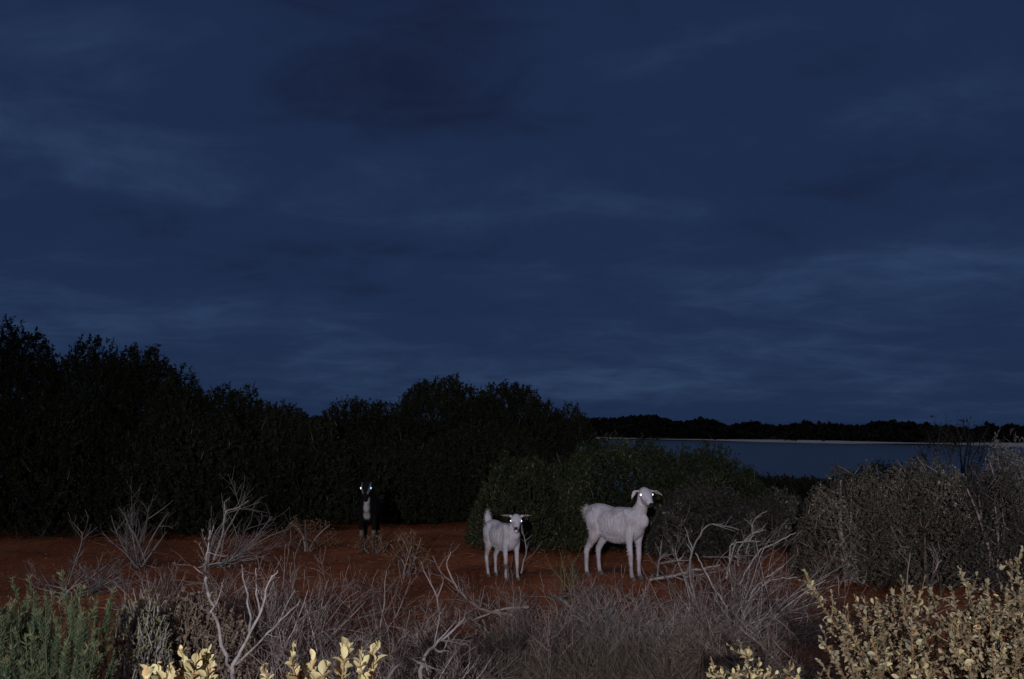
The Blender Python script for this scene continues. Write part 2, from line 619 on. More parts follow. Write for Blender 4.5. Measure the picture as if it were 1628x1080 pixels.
# ------------------------------------------------------------------ living shrubs
def bush(name, label, u, d, wpx, top, mat, seed, depth=None, n_twig=1500, lpt=9, leaf=0.035, lw=0.4, twig=0.28, up=0.7,
         wood='wood_dark', group=None, cat='bush', lobes=9, base_gap=0.04, n_stem=9, spread=0.45, loose=0.25, twigs_visible=True, rough=0.16):
    rng = np.random.default_rng(seed)
    x, y = X(u, d), d
    g = gzf(x, y)
    h = (Z(top, d) - g) * (1 + rough * 0.45)
    rx = W(wpx, d) / 2
    ry = depth if depth else rx * 0.9
    root = thing(name, label, cat, (x, y, g), group)
    size = np.array([rx, ry, h])
    # a bumpy crown: growth sits under an envelope broken into rounded clumps
    nl = lobes * 2
    la = rng.uniform(0, 2 * np.pi, nl)
    lrr = np.sqrt(rng.random(nl)) * 0.95
    lx, ly = np.cos(la) * lrr, np.sin(la) * lrr
    lamp = rng.uniform(0.0, 1.0, nl)

    def crown(px_, py_):
        r = np.sqrt(px_ ** 2 + py_ ** 2)
        e_ = np.clip(1 - r ** 2.5, 0.0, 1) ** 0.55
        dd = (px_[:, None] - lx) ** 2 + (py_[:, None] - ly) ** 2
        k_ = dd.argmin(1)
        return e_ * (1.0 - rough * (0.45 * lamp[k_] + 0.55 * np.clip(dd.min(1) / 0.09, 0, 1))), k_
    a = rng.uniform(0, 2 * np.pi, n_twig)
    rr = np.sqrt(rng.random(n_twig)) * 0.985
    qx, qy = np.cos(a) * rr, np.sin(a) * rr
    ez, pick = crown(qx, qy)
    out = rng.random(n_twig) < 0.62
    zf = np.where(out, 1 - 0.22 * rng.random(n_twig), rng.uniform(0.05, 0.95, n_twig))
    tl = twig * rng.uniform(0.45, 1.2, n_twig) * (0.6 + 0.4 * (1 - rr))
    dirs = norm(np.stack([qx, qy, 0.25 + ez * 0.6], -1) + 1e-3)
    D = norm(dirs * spread + np.array([0, 0, up]) + (0.25 + loose) * unit(rng, n_twig))
    P0 = np.stack([qx, qy, ez * zf], -1) * size - D * (tl * 0.8)[:, None]
    P0[:, 2] = np.maximum(P0[:, 2], base_gap)
    cen = np.stack([lx, ly, 0.8 * np.clip(1 - lrr ** 2.5, 0, 1) ** 0.55], -1)
    K = 4
    t = np.linspace(0, 1, K)
    bend = unit(rng, n_twig) * 0.16
    P = P0[:, None, :] + D[:, None, :] * (tl[:, None] * t)[:, :, None] + bend[:, None, :] * (tl[:, None] * t ** 2)[:, :, None]
    # leaves along every twig
    ti = np.repeat(np.arange(n_twig), lpt)
    tt = rng.uniform(0.08, 1.0, n_twig * lpt)
    lp = P0[ti] + D[ti] * (tl[ti] * tt)[:, None] + bend[ti] * (tl[ti] * tt ** 2)[:, None]
    ld = norm(D[ti] * 0.75 + 0.85 * unit(rng, len(ti)))
    ln = leaf * np.clip(rng.lognormal(-0.05, 0.38, len(ti)), 0.4, 2.2)
    v, q, var = leaf_quads(lp, ld, unit(rng, len(ti)), ln, ln * lw, rng)
    br = rng.random(nl)[pick][ti] * 0.45           # clumps of younger and older growth
    var = np.clip(var * 0.65 + np.repeat(br, 4), 0, 1)
    fo = link('foliage', mesh('foliage', v, q, M[mat], var, False), root)
    fo['kind'] = 'stuff'
    # stems up to the lobes
    ns = min(n_stem, nl)
    K = 6
    t = np.linspace(0, 1, K)[None, :, None]
    b0 = np.stack([rng.normal(0, 0.07, ns) * rx, rng.normal(0, 0.07, ns) * ry, np.full(ns, -0.05)], -1)
    tgt = cen[:ns] * size
    mid = (b0 + tgt) / 2 + np.stack([rng.normal(0, 0.1, ns), rng.normal(0, 0.1, ns), rng.normal(0, 0.05, ns)], -1)
    B = b0[:, None] * (1 - t) ** 2 + 2 * mid[:, None] * t * (1 - t) + tgt[:, None] * t ** 2
    r0 = 0.010 + 0.012 * h
    R = np.linspace(r0, r0 * 0.3, K)[None, :] * rng.uniform(0.7, 1.2, (ns, 1))
    parts = [tubes(B, R, 5, rng)]
    link('stem', mesh('stem', *[parts[0][0], parts[0][1]], M[wood], parts[0][2]), root)
    if twigs_visible:
        sel = rng.choice(n_twig, min(n_twig, 700), replace=False)
        tv = tubes(P[sel], np.linspace(0.004, 0.0015, 4)[None, :] * np.ones((len(sel), 1)), 3, rng)
        tw = link('twigs', mesh('twigs', tv[0], tv[1], M[wood], tv[2]), root)
        tw['kind'] = 'stuff'
    return root


TALL = 'dark tall shrubs at the left'
B_ = [
    # label, u, d, width px, top px, twigs
    ('tallest dark shrub, at the left edge of the photo', 0, 15.6, 250, 513, 3000),
    ('dark shrub with a ragged top, second from the left along the skyline', 138, 16.2, 200, 541, 2500),
    ('dark shrub with a tufted round top, third along the left skyline', 225, 16.6, 165, 553, 2200),
    ('narrow dark shrub ending the tall part of the left skyline', 288, 16.0, 125, 588, 1200),
    ('dark shrub where the left skyline starts to slope down', 365, 16.4, 230, 614, 2000),
    ('lowest dark shrub of the left skyline, beside the dip to the sky', 440, 16.4, 160, 640, 1500),
]
for i, (lab, u, d, wp, tp, n) in enumerate(B_):
    bush('dark_shrub', lab, u, d, wp, tp, 'leaf_dark', 20 + i, depth=1.1, n_twig=n, lpt=20, leaf=0.044, lw=0.46, twig=0.27, up=0.75,
         group=TALL, cat='shrub', lobes=7, rough=0.13)
B_ = [
    ('black mass of shrub standing below the left skyline, at the left edge', 70, 14.6, 330, 618, 3600),
    ('black bushy shrub behind the two bare grey dead shrubs', 300, 14.8, 320, 655, 3600),
    ('dark shrub in the gap between the left shrubs and the domed one', 478, 15.8, 190, 664, 2400),
]
for i, (lab, u, d, wp, tp, n) in enumerate(B_):
    bush('dark_shrub', lab, u, d, wp, tp, 'leaf_dark', 40 + i, depth=1.0, n_twig=n, lpt=12, leaf=0.05, lw=0.46, twig=0.32, up=0.6,
         group=TALL, cat='shrub', lobes=12)
DOME = 'dark domed shrubs in the middle'
B_ = [
    ('low dark shrub sloping up to the left of the domed shrub', 580, 18.3, 270, 636, 2400),
    ('highest dark domed shrub, in the middle of the skyline', 706, 18.3, 235, 600, 3600),
    ('dark rounded shrub joined to the right of the highest dome', 806, 18.6, 240, 609, 3300),
    ('small dark shrub at the right foot of the dome, before the far shore', 905, 19.2, 120, 645, 1300),
    ('black shrub directly behind the dark goat', 600, 16.9, 330, 690, 3600),
    ('black shrub between the dark goat and the kid, under the dome', 770, 16.9, 290, 676, 3200),
]
for i, (lab, u, d, wp, tp, n) in enumerate(B_):
    bush('dark_shrub', lab, u, d, wp, tp, 'leaf_dark', 60 + i, depth=1.0, n_twig=n, lpt=18, leaf=0.042, lw=0.46, twig=0.22, up=0.7,
         group=DOME, cat='shrub', lobes=10, rough=0.10)
B_ = [
    ('dark green bush behind the white kid', 850, 12.9, 220, 724, 2500, 'leaf_green'),
    ('dark green bush rising behind the big white goat', 985, 13.1, 330, 708, 3800, 'leaf_green'),
    ('dark green bush whose right side slopes down to the water', 1120, 13.4, 220, 716, 2500, 'leaf_green'),
    ('dull grey bush just to the right of the big white goat', 1115, 12.3, 190, 775, 2300, 'leaf_dim'),
    ('dull grey bush between the big goat and the right hand bushes', 1225, 13.0, 170, 780, 2100, 'leaf_dim'),
]
for i, (lab, u, d, wp, tp, n, mt) in enumerate(B_):
    bush('green_bush' if mt == 'leaf_green' else 'grey_bush', lab, u, d, wp, tp, mt, 80 + i, depth=0.75, n_twig=n, lpt=13, leaf=0.034, lw=0.46,
         twig=0.22, up=0.65, rough=0.34, loose=0.35, group='bushes behind the goats', lobes=12)
B_ = [
    ('grey fine leaved bush left of the right hand group, beside bare red dirt', 1352, 10.3, 200, 756, 3400, 'leaf_grey', 0.7),
    ('tallest grey fine leaved bush of the right hand group', 1465, 10.0, 200, 734, 3800, 'leaf_grey', 0.7),
    ('grey bush behind the tall right end of the cream leaved shrub', 1568, 9.7, 190, 752, 3200, 'leaf_dim', 0.7),
    ('pale topped bush at the right edge of the photo near the water', 1615, 11.6, 170, 712, 2000, 'leaf_pale', 0.7),
]
for i, (lab, u, d, wp, tp, n, mt, dp) in enumerate(B_):
    bush('grey_bush', lab, u, d, wp, tp, mt, 100 + i, depth=dp, n_twig=n, lpt=13, leaf=0.018, lw=0.55, twig=0.17, up=0.6, rough=0.50, loose=0.65,
         group='grey bushes at the right', wood='wood_mauve', lobes=13, n_stem=12)
bush('shore_bush', 'small dark bush by the near edge of the water, right of the green bushes', 1255, 22, 130, 761, 'leaf_dark', 120,
     n_twig=700, lpt=9, leaf=0.06, twig=0.35, cat='bush', group='bushes along the near shore')
bush('shore_bush', 'dark bush by the near shore behind the tallest grey bush', 1410, 20, 190, 738, 'leaf_dark', 121,
     n_twig=900, lpt=9, leaf=0.05, twig=0.35, cat='bush', group='bushes along the near shore')
bush('shore_bush', 'thin leafless looking bush breaking the far shoreline at the right', 1520, 18, 170, 660, 'leaf_dark', 122,
     n_twig=420, lpt=3, leaf=0.04, twig=0.55, up=0.9, loose=0.35, cat='bush', group='bushes along the near shore')
bush('shore_bush', 'low dark bush by the near shore, left of the small dark bush', 1190, 21, 150, 756, 'leaf_dark', 123,
     n_twig=900, lpt=9, leaf=0.06, twig=0.3, group='bushes along the near shore')
bush('shore_bush', 'low dark bush by the near shore, behind the leftmost right hand grey bush', 1315, 21, 170, 760, 'leaf_dark', 124,
     n_twig=900, lpt=9, leaf=0.06, twig=0.3, group='bushes along the near shore')
for i, (lab, u, v, wp, tp) in enumerate([('sparse rusty leaved shrub left of the dark goat, on the red dirt', 492, 873, 110, 822),
                                         ('sparse rusty leaved shrub on red dirt between dark goat and kid', 652, 912, 80, 838),
                                         ('small rusty weed at the feet of the dark goat', 596, 880, 60, 846)]):
    bush('rusty_shrub', lab, u, ground_d(v), wp, tp, 'leaf_red', 130 + i, n_twig=[170, 140, 80][i], lpt=9, leaf=0.022, lw=0.6, twig=0.22, up=0.55, twigs_visible=False, rough=0.4,
         wood='wood_red', cat='shrub', group='sparse shrubs on the red dirt', lobes=6, n_stem=12, loose=0.6)

# foreground small leaved shrubs at the left
bush('olive_shrub', 'olive yellow small leaved shrub right of the green broom', 235, 5.2, 110, 938, 'leaf_olive', 140, n_twig=420, lpt=10, leaf=0.016,
     lw=0.6, twig=0.16, up=1.0, wood='wood_grey', cat='shrub', lobes=8)
bush('brown_shrub', 'brown small leaved shrub behind the bleached forked branch', 320, 5.6, 200, 944, 'leaf_brown', 141, n_twig=950, lpt=11, leaf=0.015,
     lw=0.65, twig=0.15, up=0.8, wood='wood_brown', cat='shrub', lobes=11)


# green broom: upright stems clothed in needle leaves
def broom(label, u, d, wpx, top, seed, n=46, mat='leaf_broom'):
    rng = np.random.default_rng(seed)
    x, y = X(u, d), d
    g = gzf(x, y)
    h = Z(top, d) - g
    rx = W(wpx, d) / 2
    root = thing('green_broom', label, 'shrub', (x, y, g))
    K = 9
    t = np.linspace(0, 1, K)
    b0 = np.stack([rng.normal(0, 0.05, n), rng.normal(0, 0.05, n), np.zeros(n)], -1)
    tip = np.stack([rng.uniform(-1, 1, n) * rx, rng.uniform(-0.8, 0.8, n) * rx, h * rng.uniform(0.62, 1.0, n)], -1)
    tip[:, 2] *= 1 - 0.18 * (tip[:, 0] / rx) ** 2
    ctl = np.stack([tip[:, 0] * 0.9, tip[:, 1] * 0.9, tip[:, 2] * 0.45], -1)
    P = b0[:, None] * ((1 - t) ** 2)[None, :, None] + 2 * ctl[:, None] * (t * (1 - t))[None, :, None] + tip[:, None] * (t ** 2)[None, :, None]
    # side shoots
    m = n * 5
    pi = rng.integers(0, n, m)
    pt = rng.uniform(0.35, 0.85, m)
    kk = np.clip((pt * (K - 1)).astype(int), 0, K - 2)
    s0 = P[pi, kk]
    sd = norm(norm(P[pi, kk + 1] - s0) + 0.5 * unit(rng, m) + np.array([0, 0, 0.35]))
    sl = rng.uniform(0.09, 0.24, m)
    Q = s0[:, None] + sd[:, None] * (sl[:, None] * t)[:, :, None] + np.array([0, 0, 0.05]) * (t ** 2)[None, :, None]
    stems = [link('stem', mesh('stem', *tubes(P[i:i + 1], np.linspace(0.006, 0.002, K)[None, :], 5, rng)[:2], M['leaf_broom'],
                               np.full(K * 5, 0.3)), root) for i in range(n)]
    tv = tubes(Q, np.linspace(0.003, 0.0015, K)[None, :] * np.ones((m, 1)), 3, rng)
    o = link('twigs', mesh('twigs', tv[0], tv[1], M['leaf_broom'], tv[2] * 0.5), root)
    o['kind'] = 'stuff'
    A = np.concatenate([P, Q])
    na = len(A)
    lp = 170
    ti = np.repeat(np.arange(na), lp)
    tt = rng.uniform(0.25, 1.0, na * lp) * (K - 1)
    k0 = np.clip(tt.astype(int), 0, K - 2)
    fr = (tt - k0)[:, None]
    pos = A[ti, k0] * (1 - fr) + A[ti, k0 + 1] * fr
    tg = norm(A[ti, k0 + 1] - A[ti, k0])
    ld = norm(tg * 0.9 + 0.75 * unit(rng, len(ti)))
    ln = rng.uniform(0.012, 0.034, len(ti))
    v, q, var = leaf_quads(pos, ld, unit(rng, len(ti)), ln, ln * 0.11, rng)
    var = np.clip(var * 0.55 + np.repeat(rng.random(na), lp * 4) * 0.35, 0, 1)
    var[np.repeat(tt > (K - 1) * 0.93, 4)] = 0.97
    o = link('needles', mesh('needles', v, q, M['leaf_broom'], var, False), root)
    o['kind'] = 'stuff'


broom('green broom shrub with upright needle covered stems in the bottom left corner', 95, 4.6, 190, 922, 150)


# ------------------------------------------------------------------ dead shrubs, branches and twigs
def spawn(rng, P, R, n, tmin, tmax, ang, lratio, K, wob=0.12, upb=0.0, rratio=0.6):
    """children along the polylines P"""
    N_, K0, _ = P.shape
    seg = np.linalg.norm(np.diff(P, axis=1), axis=2).sum(1)
    pi = rng.choice(N_, n, p=seg / seg.sum())
    pt = rng.uniform(tmin, tmax, n) * (K0 - 1)
    k0 = np.clip(pt.astype(int), 0, K0 - 2)
    fr = (pt - k0)[:, None]
    s0 = P[pi, k0] * (1 - fr) + P[pi, k0 + 1] * fr
    r0 = R[pi, k0] * (1 - fr[:, 0]) + R[pi, k0 + 1] * fr[:, 0]
    T = norm(P[pi, k0 + 1] - P[pi, k0])
    side = norm(np.cross(T, unit(rng, n)))
    a = np.radians(rng.uniform(ang[0], ang[1], n))[:, None]
    D = norm(T * np.cos(a) + side * np.sin(a) + np.array([0, 0, upb]))
    ln = seg[pi] * rng.uniform(lratio[0], lratio[1], n)
    return grow(rng, s0, D, ln, r0 * rratio, K, wob)


def grow(rng, s0, D, ln, r0, K, wob=0.12, droop=0.0):
    n = len(s0)
    P = np.zeros((n, K, 3))
    P[:, 0] = s0
    d = D.copy()
    for k in range(1, K):
        d = norm(d + wob * rng.normal(size=(n, 3)) + np.array([0, 0, droop]))
        P[:, k] = P[:, k - 1] + d * (ln / (K - 1))[:, None]
    R = r0[:, None] * np.linspace(1, 0.28, K)[None, :]
    return P, R


def dead(name, label, loc, mains, mat, seed, lev=((60, 0.3, 0.95), (120, 0.2, 0.95)), ang=(20, 55), lr=(0.25, 0.55), wob=0.12, group=None, cat='dead shrub',
         upb=0.1, rmin=0.0011, split=True, sides=6, twig_mat=None, rratio=0.6, clip_floor=True):
    """mains: (P, R) in local coordinates; lev: twig counts"""
    rng = np.random.default_rng(seed)
    root = thing(name, label, cat, loc, group)
    P, R = mains
    if split:
        for i in range(len(P)):
            tv = tubes(P[i:i + 1], R[i:i + 1], sides, rng)
            link('branch', mesh('branch', tv[0], tv[1], M[mat], np.full(len(tv[0]), rng.random())), root)
        parts = []
    else:
        parts = [tubes(P, R, 4, rng)]
    cp, crr = P, R
    for li, (n, a, b) in enumerate(lev):
        cp, crr = spawn(rng, cp, crr, n, a, b, ang, lr, 5 if li else 6, wob, upb, rratio)
        crr = np.maximum(crr, rmin)
        if clip_floor:
            cp[:, :, 2] = np.maximum(cp[:, :, 2], 0.004)
        parts.append(tubes(cp, crr, 4 if li == 0 else 3, rng))
    if parts:
        v, q, var = cat_mesh(parts)
        o = link('twigs', mesh('twigs', v, q, M[twig_mat or mat], var), root)
        o['kind'] = 'stuff'
    return root


def fan(rng, n, base_r, ln, lean, spread, r, K=9, wob=0.10, droop=0.0, az=None, elev=(25, 85)):
    """n main branches from a common base; lean = direction they favour"""
    s0 = np.stack([rng.normal(0, base_r, n), rng.normal(0, base_r, n), np.zeros(n)], -1)
    a = rng.uniform(0, 2 * np.pi, n) if az is None else np.radians(rng.uniform(az[0], az[1], n))
    el = np.radians(rng.uniform(elev[0], elev[1], n))
    D = np.stack([np.cos(a) * np.cos(el), np.sin(a) * np.cos(el), np.sin(el)], -1) * spread
    D = norm(D + np.array(lean))
    L_ = rng.uniform(ln[0], ln[1], n)
    return grow(rng, s0, D, L_, rng.uniform(r[0], r[1], n), K, wob, droop)


def poly(pts, r0, r1, K=14, wob=0.0, rng=None):
    """one branch through control points, resampled"""
    pts = np.array(pts, float)
    t = np.linspace(0, len(pts) - 1, K)
    k = np.clip(t.astype(int), 0, len(pts) - 2)
    f = (t - k)[:, None]
    p0 = pts[np.maximum(k - 1, 0)]
    p1, p2 = pts[k], pts[k + 1]
    p3 = pts[np.minimum(k + 2, len(pts) - 1)]
    P = 0.5 * (2 * p1 + (p2 - p0) * f + (2 * p0 - 5 * p1 + 4 * p2 - p3) * f ** 2 + (3 * p1 - p0 - 3 * p2 + p3) * f ** 3)
    if rng is not None:
        P[1:] += rng.normal(0, wob, (K - 1, 3))
    n_ = np.linspace(0, 1, K)
    kink = np.sin(n_ * 17 + pts[0, 0] * 9) * 0.08 + np.sin(n_ * 41 + pts[-1, 2] * 31) * 0.10     # knots
    return P[None], (np.linspace(r0, r1, K) * (1 + kink))[None]


def resample(A, K):
    t = np.linspace(0, A.shape[1] - 1, K)
    k = np.clip(t.astype(int), 0, A.shape[1] - 2)
    f = t - k
    f = f[None, :, None] if A.ndim == 3 else f[None, :]
    return A[:, k] * (1 - f) + A[:, k + 1] * f


def joinb(*bs):
    K = max(b[0].shape[1] for b in bs)
    return np.concatenate([resample(b[0], K) for b in bs]), np.concatenate([resample(b[1], K) for b in bs])


def at(u, d, z=None):
    x, y = X(u, d), d
    return (x, y, gzf(x, y))


def loc_pts(base, pix):
    """(u, v, d) triples -> points relative to base"""
    return [(X(u, d) - base[0], d - base[1], Z(v, d) - base[2]) for u, v, d in pix]


DG = 'bare dead shrubs among the brush'
r1 = np.random.default_rng(200)
# two bare grey dead shrubs at the left
b = at(229, 11.2)
dead('dead_shrub', 'bare grey dead shrub fanning upward, left of the pair before the black shrubs', b,
     joinb(fan(r1, 15, 0.05, (0.45, 0.78), (0, 0, 0.25), 1.0, (0.007, 0.012), elev=(20, 80)),
           poly(loc_pts(b, [(232, 890, 11.2), (236, 845, 11.2), (239, 815, 11.2), (228, 796, 11.2)]), 0.012, 0.004),
           poly(loc_pts(b, [(232, 890, 11.2), (250, 850, 11.1), (272, 815, 11.1)]), 0.011, 0.003)), 'wood_grey', 201,
     lev=((70, 0.25, 0.95), (160, 0.3, 0.95)), group=DG)
b = at(345, 11.0)
dead('dead_shrub', 'bare grey dead shrub leaning right, right of the pair before the black shrubs', b,
     joinb(fan(r1, 22, 0.08, (0.45, 0.85), (0.7, 0, 0.12), 0.8, (0.006, 0.010), elev=(15, 60)),
           poly(loc_pts(b, [(345, 890, 11.0), (358, 850, 11.0), (362, 815, 11.0), (380, 808, 11.0), (398, 796, 11.0)]), 0.013, 0.004),
           poly(loc_pts(b, [(362, 815, 11.0), (360, 800, 11.0), (368, 792, 11.0)]), 0.009, 0.003)), 'wood_grey', 203,
     lev=((90, 0.25, 0.95), (220, 0.3, 0.95)), group=DG)
b = at(155, 9.3)
dead('dead_shrub', 'low matted grey dead shrub on red dirt behind the green broom', b,
     joinb(fan(r1, 26, 0.14, (0.25, 0.5), (0.2, 0, 0.0), 1.0, (0.004, 0.007), elev=(5, 40)),
           poly(loc_pts(b, [(118, 930, 9.4), (128, 893, 9.4), (136, 866, 9.4), (137, 846, 9.4)]), 0.008, 0.004)), 'wood_grey', 205,
     lev=((160, 0.2, 0.95), (380, 0.2, 0.95)), group=DG)
# bleached forked branch in the left foreground
b = at(384, 4.1)
D4 = 4.1
mains = joinb(
    poly(loc_pts(b, [(384, 1190, D4), (382, 1110, D4), (379, 1062, D4)]), 0.0121, 0.0095),
    poly(loc_pts(b, [(379, 1064, D4), (356, 1000, D4), (340, 950, D4), (332, 908, D4), (336, 870, D4), (337, 845, D4)]), 0.0075, 0.0031, 24, 0.006, r1),
    poly(loc_pts(b, [(331, 913, D4), (322, 908, D4), (314, 900, D4)]), 0.0034, 0.0011, 8),
    poly(loc_pts(b, [(346, 975, D4), (325, 965, D4 + .05), (304, 950, D4 + .1)]), 0.0046, 0.0017, 10, 0.003, r1),
    poly(loc_pts(b, [(379, 1062, D4), (398, 1020, D4 - .03), (420, 975, D4 - .05), (432, 930, D4 - .05), (447, 908, D4 - .05)]), 0.0075, 0.0022, 18, 0.003, r1),
    poly(loc_pts(b, [(404, 1008, D4), (403, 960, D4 + .05), (394, 925, D4 + .06), (389, 898, D4 + .06)]), 0.0052, 0.0022, 12, 0.003, r1),
    poly(loc_pts(b, [(420, 975, D4), (414, 940, D4 + .03), (412, 902, D4 + .05)]), 0.0046, 0.0022, 10, 0.002, r1),
    poly(loc_pts(b, [(430, 945, D4), (440, 928, D4), (436, 915, D4)]), 0.0034, 0.0017, 8),
    poly(loc_pts(b, [(385, 1056, D4), (420, 1020, D4 - .1), (455, 985, D4 - .15), (482, 956, D4 - .2)]), 0.0052, 0.0017, 12, 0.003, r1),
    poly(loc_pts(b, [(374, 1050, D4), (358, 1020, D4 + .1), (345, 1010, D4 + .2)]), 0.0046, 0.0017, 10),
    poly(loc_pts(b, [(362, 975, D4 + .1), (366, 950, D4 + .15), (360, 930, D4 + .15)]), 0.0029, 0.0011, 8),
    poly(loc_pts(b, [(450, 990, D4 - .1), (462, 960, D4 - .05), (474, 938, D4)]), 0.0034, 0.0017, 10),
)
dead('dead_branch', 'bleached forked dead branch standing tall in the left foreground', b, mains, 'wood_pale', 207,
     lev=((46, 0.3, 0.9), (60, 0.3, 0.95)), lr=(0.06, 0.20), wob=0.2, cat='dead branch', sides=8, rratio=0.45)
# mauve twiggy shrubs in the left middle foreground
for i, (lab, u, d, ln, n, lean, mt) in enumerate([
        ('dense mauve grey dead shrub right behind the bleached forked branch', 430, 6.3, (0.35, 0.75), 34, (0.1, 0, 0.35), 'wood_mauve'),
        ('mauve dead shrub with upright twigs right of the bleached branch', 505, 6.0, (0.35, 0.65), 28, (0.05, 0, 0.4), 'wood_mauve'),
        ('reddish brown dead shrub with fine upright twigs on bare red dirt', 568, 6.9, (0.35, 0.62), 20, (0.1, 0, 0.5), 'wood_red'),
        ('grey dead shrub low behind the brown leaved shrub', 400, 7.2, (0.25, 0.5), 28, (-0.1, 0, 0.2), 'wood_mauve'),
        ('dark mauve dead shrub tangled left of the olive shrub', 265, 8.0, (0.25, 0.5), 28, (0, 0, 0.1), 'wood_mauve'),
        ('grey dead shrub at the bottom edge under the reddish one', 610, 5.6, (0.25, 0.45), 30, (0.1, 0, 0.1), 'wood_mauve'),
        ('grey dead shrub with crossing twigs left of the dry grass', 720, 5.6, (0.25, 0.50), 34, (0.2, 0, 0.05), 'wood_mauve'),
        ('reddish twiggy dead shrub below the white kid', 800, 7.4, (0.2, 0.42), 26, (0.0, 0, 0.1), 'wood_red'),
        ('reddish low dead shrub before the hooves of the big goat', 935, 8.3, (0.2, 0.38), 30, (0.1, 0, 0.0), 'wood_red'),
        ('reddish dead shrub low in front of the small rusty shrubs', 655, 7.0, (0.2, 0.36), 16, (0.0, 0, 0.25), 'wood_red'),
        ('thin dead shrub in the bottom left corner beside the broom', 5, 5.2, (0.3, 0.5), 18, (0.2, 0, 0.2), 'wood_brown'),
        ('grey dead shrub at the bottom edge below the bleached branch', 470, 4.9, (0.25, 0.45), 26, (0.2, 0, 0.3), 'wood_grey')]):
    dead('dead_shrub', lab, at(u, d), fan(r1, n, 0.12, ln, lean, 1.0, (0.004, 0.008), elev=(15, 80)), mt, 210 + i,
         lev=((n * 5, 0.2, 0.95), (n * 9, 0.2, 0.95)), group=DG, wob=0.15)
# fallen branches
b = at(790, 7.3)
dead('dead_branch', 'long thin dead branch leaning left below the white kid', b, joinb(
    poly(loc_pts(b, [(815, 978, 7.2), (775, 970, 7.2), (755, 962, 7.3), (728, 935, 7.4), (705, 912, 7.5), (690, 885, 7.5)]), 0.013, 0.004, 18, 0.004, r1),
    poly(loc_pts(b, [(728, 935, 7.4), (712, 900, 7.4), (718, 878, 7.4)]), 0.008, 0.003, 10, 0.003, r1),
    poly(loc_pts(b, [(700, 990, 7.3), (697, 950, 7.4), (680, 918, 7.4), (670, 893, 7.4)]), 0.010, 0.003, 12, 0.003, r1),
    poly(loc_pts(b, [(697, 950, 7.4), (706, 925, 7.4), (703, 915, 7.4)]), 0.006, 0.003, 8),
    poly(loc_pts(b, [(840, 965, 7.2), (800, 968, 7.25), (755, 985, 7.2)]), 0.012, 0.006, 12, 0.004, r1)),
     'wood_red', 230, lev=((26, 0.3, 0.95), (30, 0.3, 0.95)), lr=(0.15, 0.4), cat='dead branch', twig_mat='wood_red')
b = at(690, 5.4)
dead('dead_branch', 'pale broken dead branch lying in the brush at the bottom centre', b, joinb(
    poly(loc_pts(b, [(672, 1078, 5.2), (678, 1045, 5.3), (695, 1025, 5.3), (722, 1003, 5.4), (742, 980, 5.5)]), 0.012, 0.004, 14, 0.004, r1),
    poly(loc_pts(b, [(690, 1030, 5.3), (705, 1035, 5.3), (716, 1012, 5.35)]), 0.008, 0.003, 10, 0.003, r1),
    poly(loc_pts(b, [(610, 1095, 5.0), (635, 1060, 5.0), (652, 1045, 5.1), (680, 1060, 5.1)]), 0.009, 0.004, 12, 0.004, r1)),
     'wood_grey', 231, lev=((24, 0.2, 0.95), (30, 0.3, 0.95)), lr=(0.15, 0.4), cat='dead branch')
b = at(1090, 8.3)
dead('dead_branch', 'pale fallen branches lying left of the dead branch heap', b, joinb(
    poly(loc_pts(b, [(1030, 922, 8.2), (1075, 913, 8.2), (1105, 905, 8.2), (1140, 900, 8.2)]), 0.013, 0.006, 12, 0.004, r1),
    poly(loc_pts(b, [(1042, 920, 8.4), (1046, 888, 8.4), (1052, 884, 8.4), (1070, 880, 8.4)]), 0.010, 0.004, 12, 0.002, r1),
    poly(loc_pts(b, [(1046, 890, 8.4), (1049, 868, 8.4), (1050, 860, 8.4)]), 0.007, 0.003, 8),
    poly(loc_pts(b, [(1048, 896, 8.4), (1070, 892, 8.3), (1092, 891, 8.3)]), 0.009, 0.005, 8),
    poly(loc_pts(b, [(1085, 918, 8.1), (1120, 912, 8.1), (1150, 905, 8.1)]), 0.011, 0.005, 8)),
     'wood_grey', 232, lev=((30, 0.2, 0.95), (30, 0.3, 0.95)), lr=(0.15, 0.4), cat='dead branch')
# the big heap
b = at(1125, 7.6)
b = at(1150, 7.4)
heap = [fan(r1, 84, 0.16, (0.4, 0.92), (0.62, 0, 0.45), 0.75, (0.003, 0.0075), elev=(5, 75), wob=0.12, droop=-0.035),
        fan(r1, 26, 0.18, (0.3, 0.75), (-0.1, 0, 0.3), 0.9, (0.0035, 0.007), elev=(5, 80), wob=0.14),
        fan(r1, 60, 0.30, (0.4, 0.9), (0.7, -0.1, 0.02), 0.8, (0.003, 0.007), elev=(0, 30), wob=0.12)]
heap += [poly(loc_pts(b, p), a, c, 16, 0.004, r1) for p, a, c in [
    ([(1160, 950, 7.5), (1156, 900, 7.5), (1158, 870, 7.5), (1168, 858, 7.5)], 0.008, 0.004),
    ([(1150, 965, 7.4), (1120, 915, 7.5), (1104, 880, 7.5)], 0.008, 0.004),
    ([(1170, 1000, 7.3), (1186, 950, 7.3), (1205, 925, 7.3), (1240, 900, 7.3)], 0.008, 0.004),
    ([(1170, 930, 7.5), (1200, 880, 7.5), (1232, 862, 7.5), (1262, 846, 7.5)], 0.007, 0.003),
    ([(1180, 960, 7.3), (1215, 925, 7.3), (1262, 918, 7.3)], 0.007, 0.003)]]
dead('branch_heap', 'big tangled heap of dead branches right of the big goat', b, joinb(*heap), 'wood_grey', 240,
     lev=((560, 0.15, 0.95), (1000, 0.2, 0.95)), lr=(0.2, 0.5), cat='branch heap', wob=0.11, twig_mat='wood_red', ang=(20, 60))
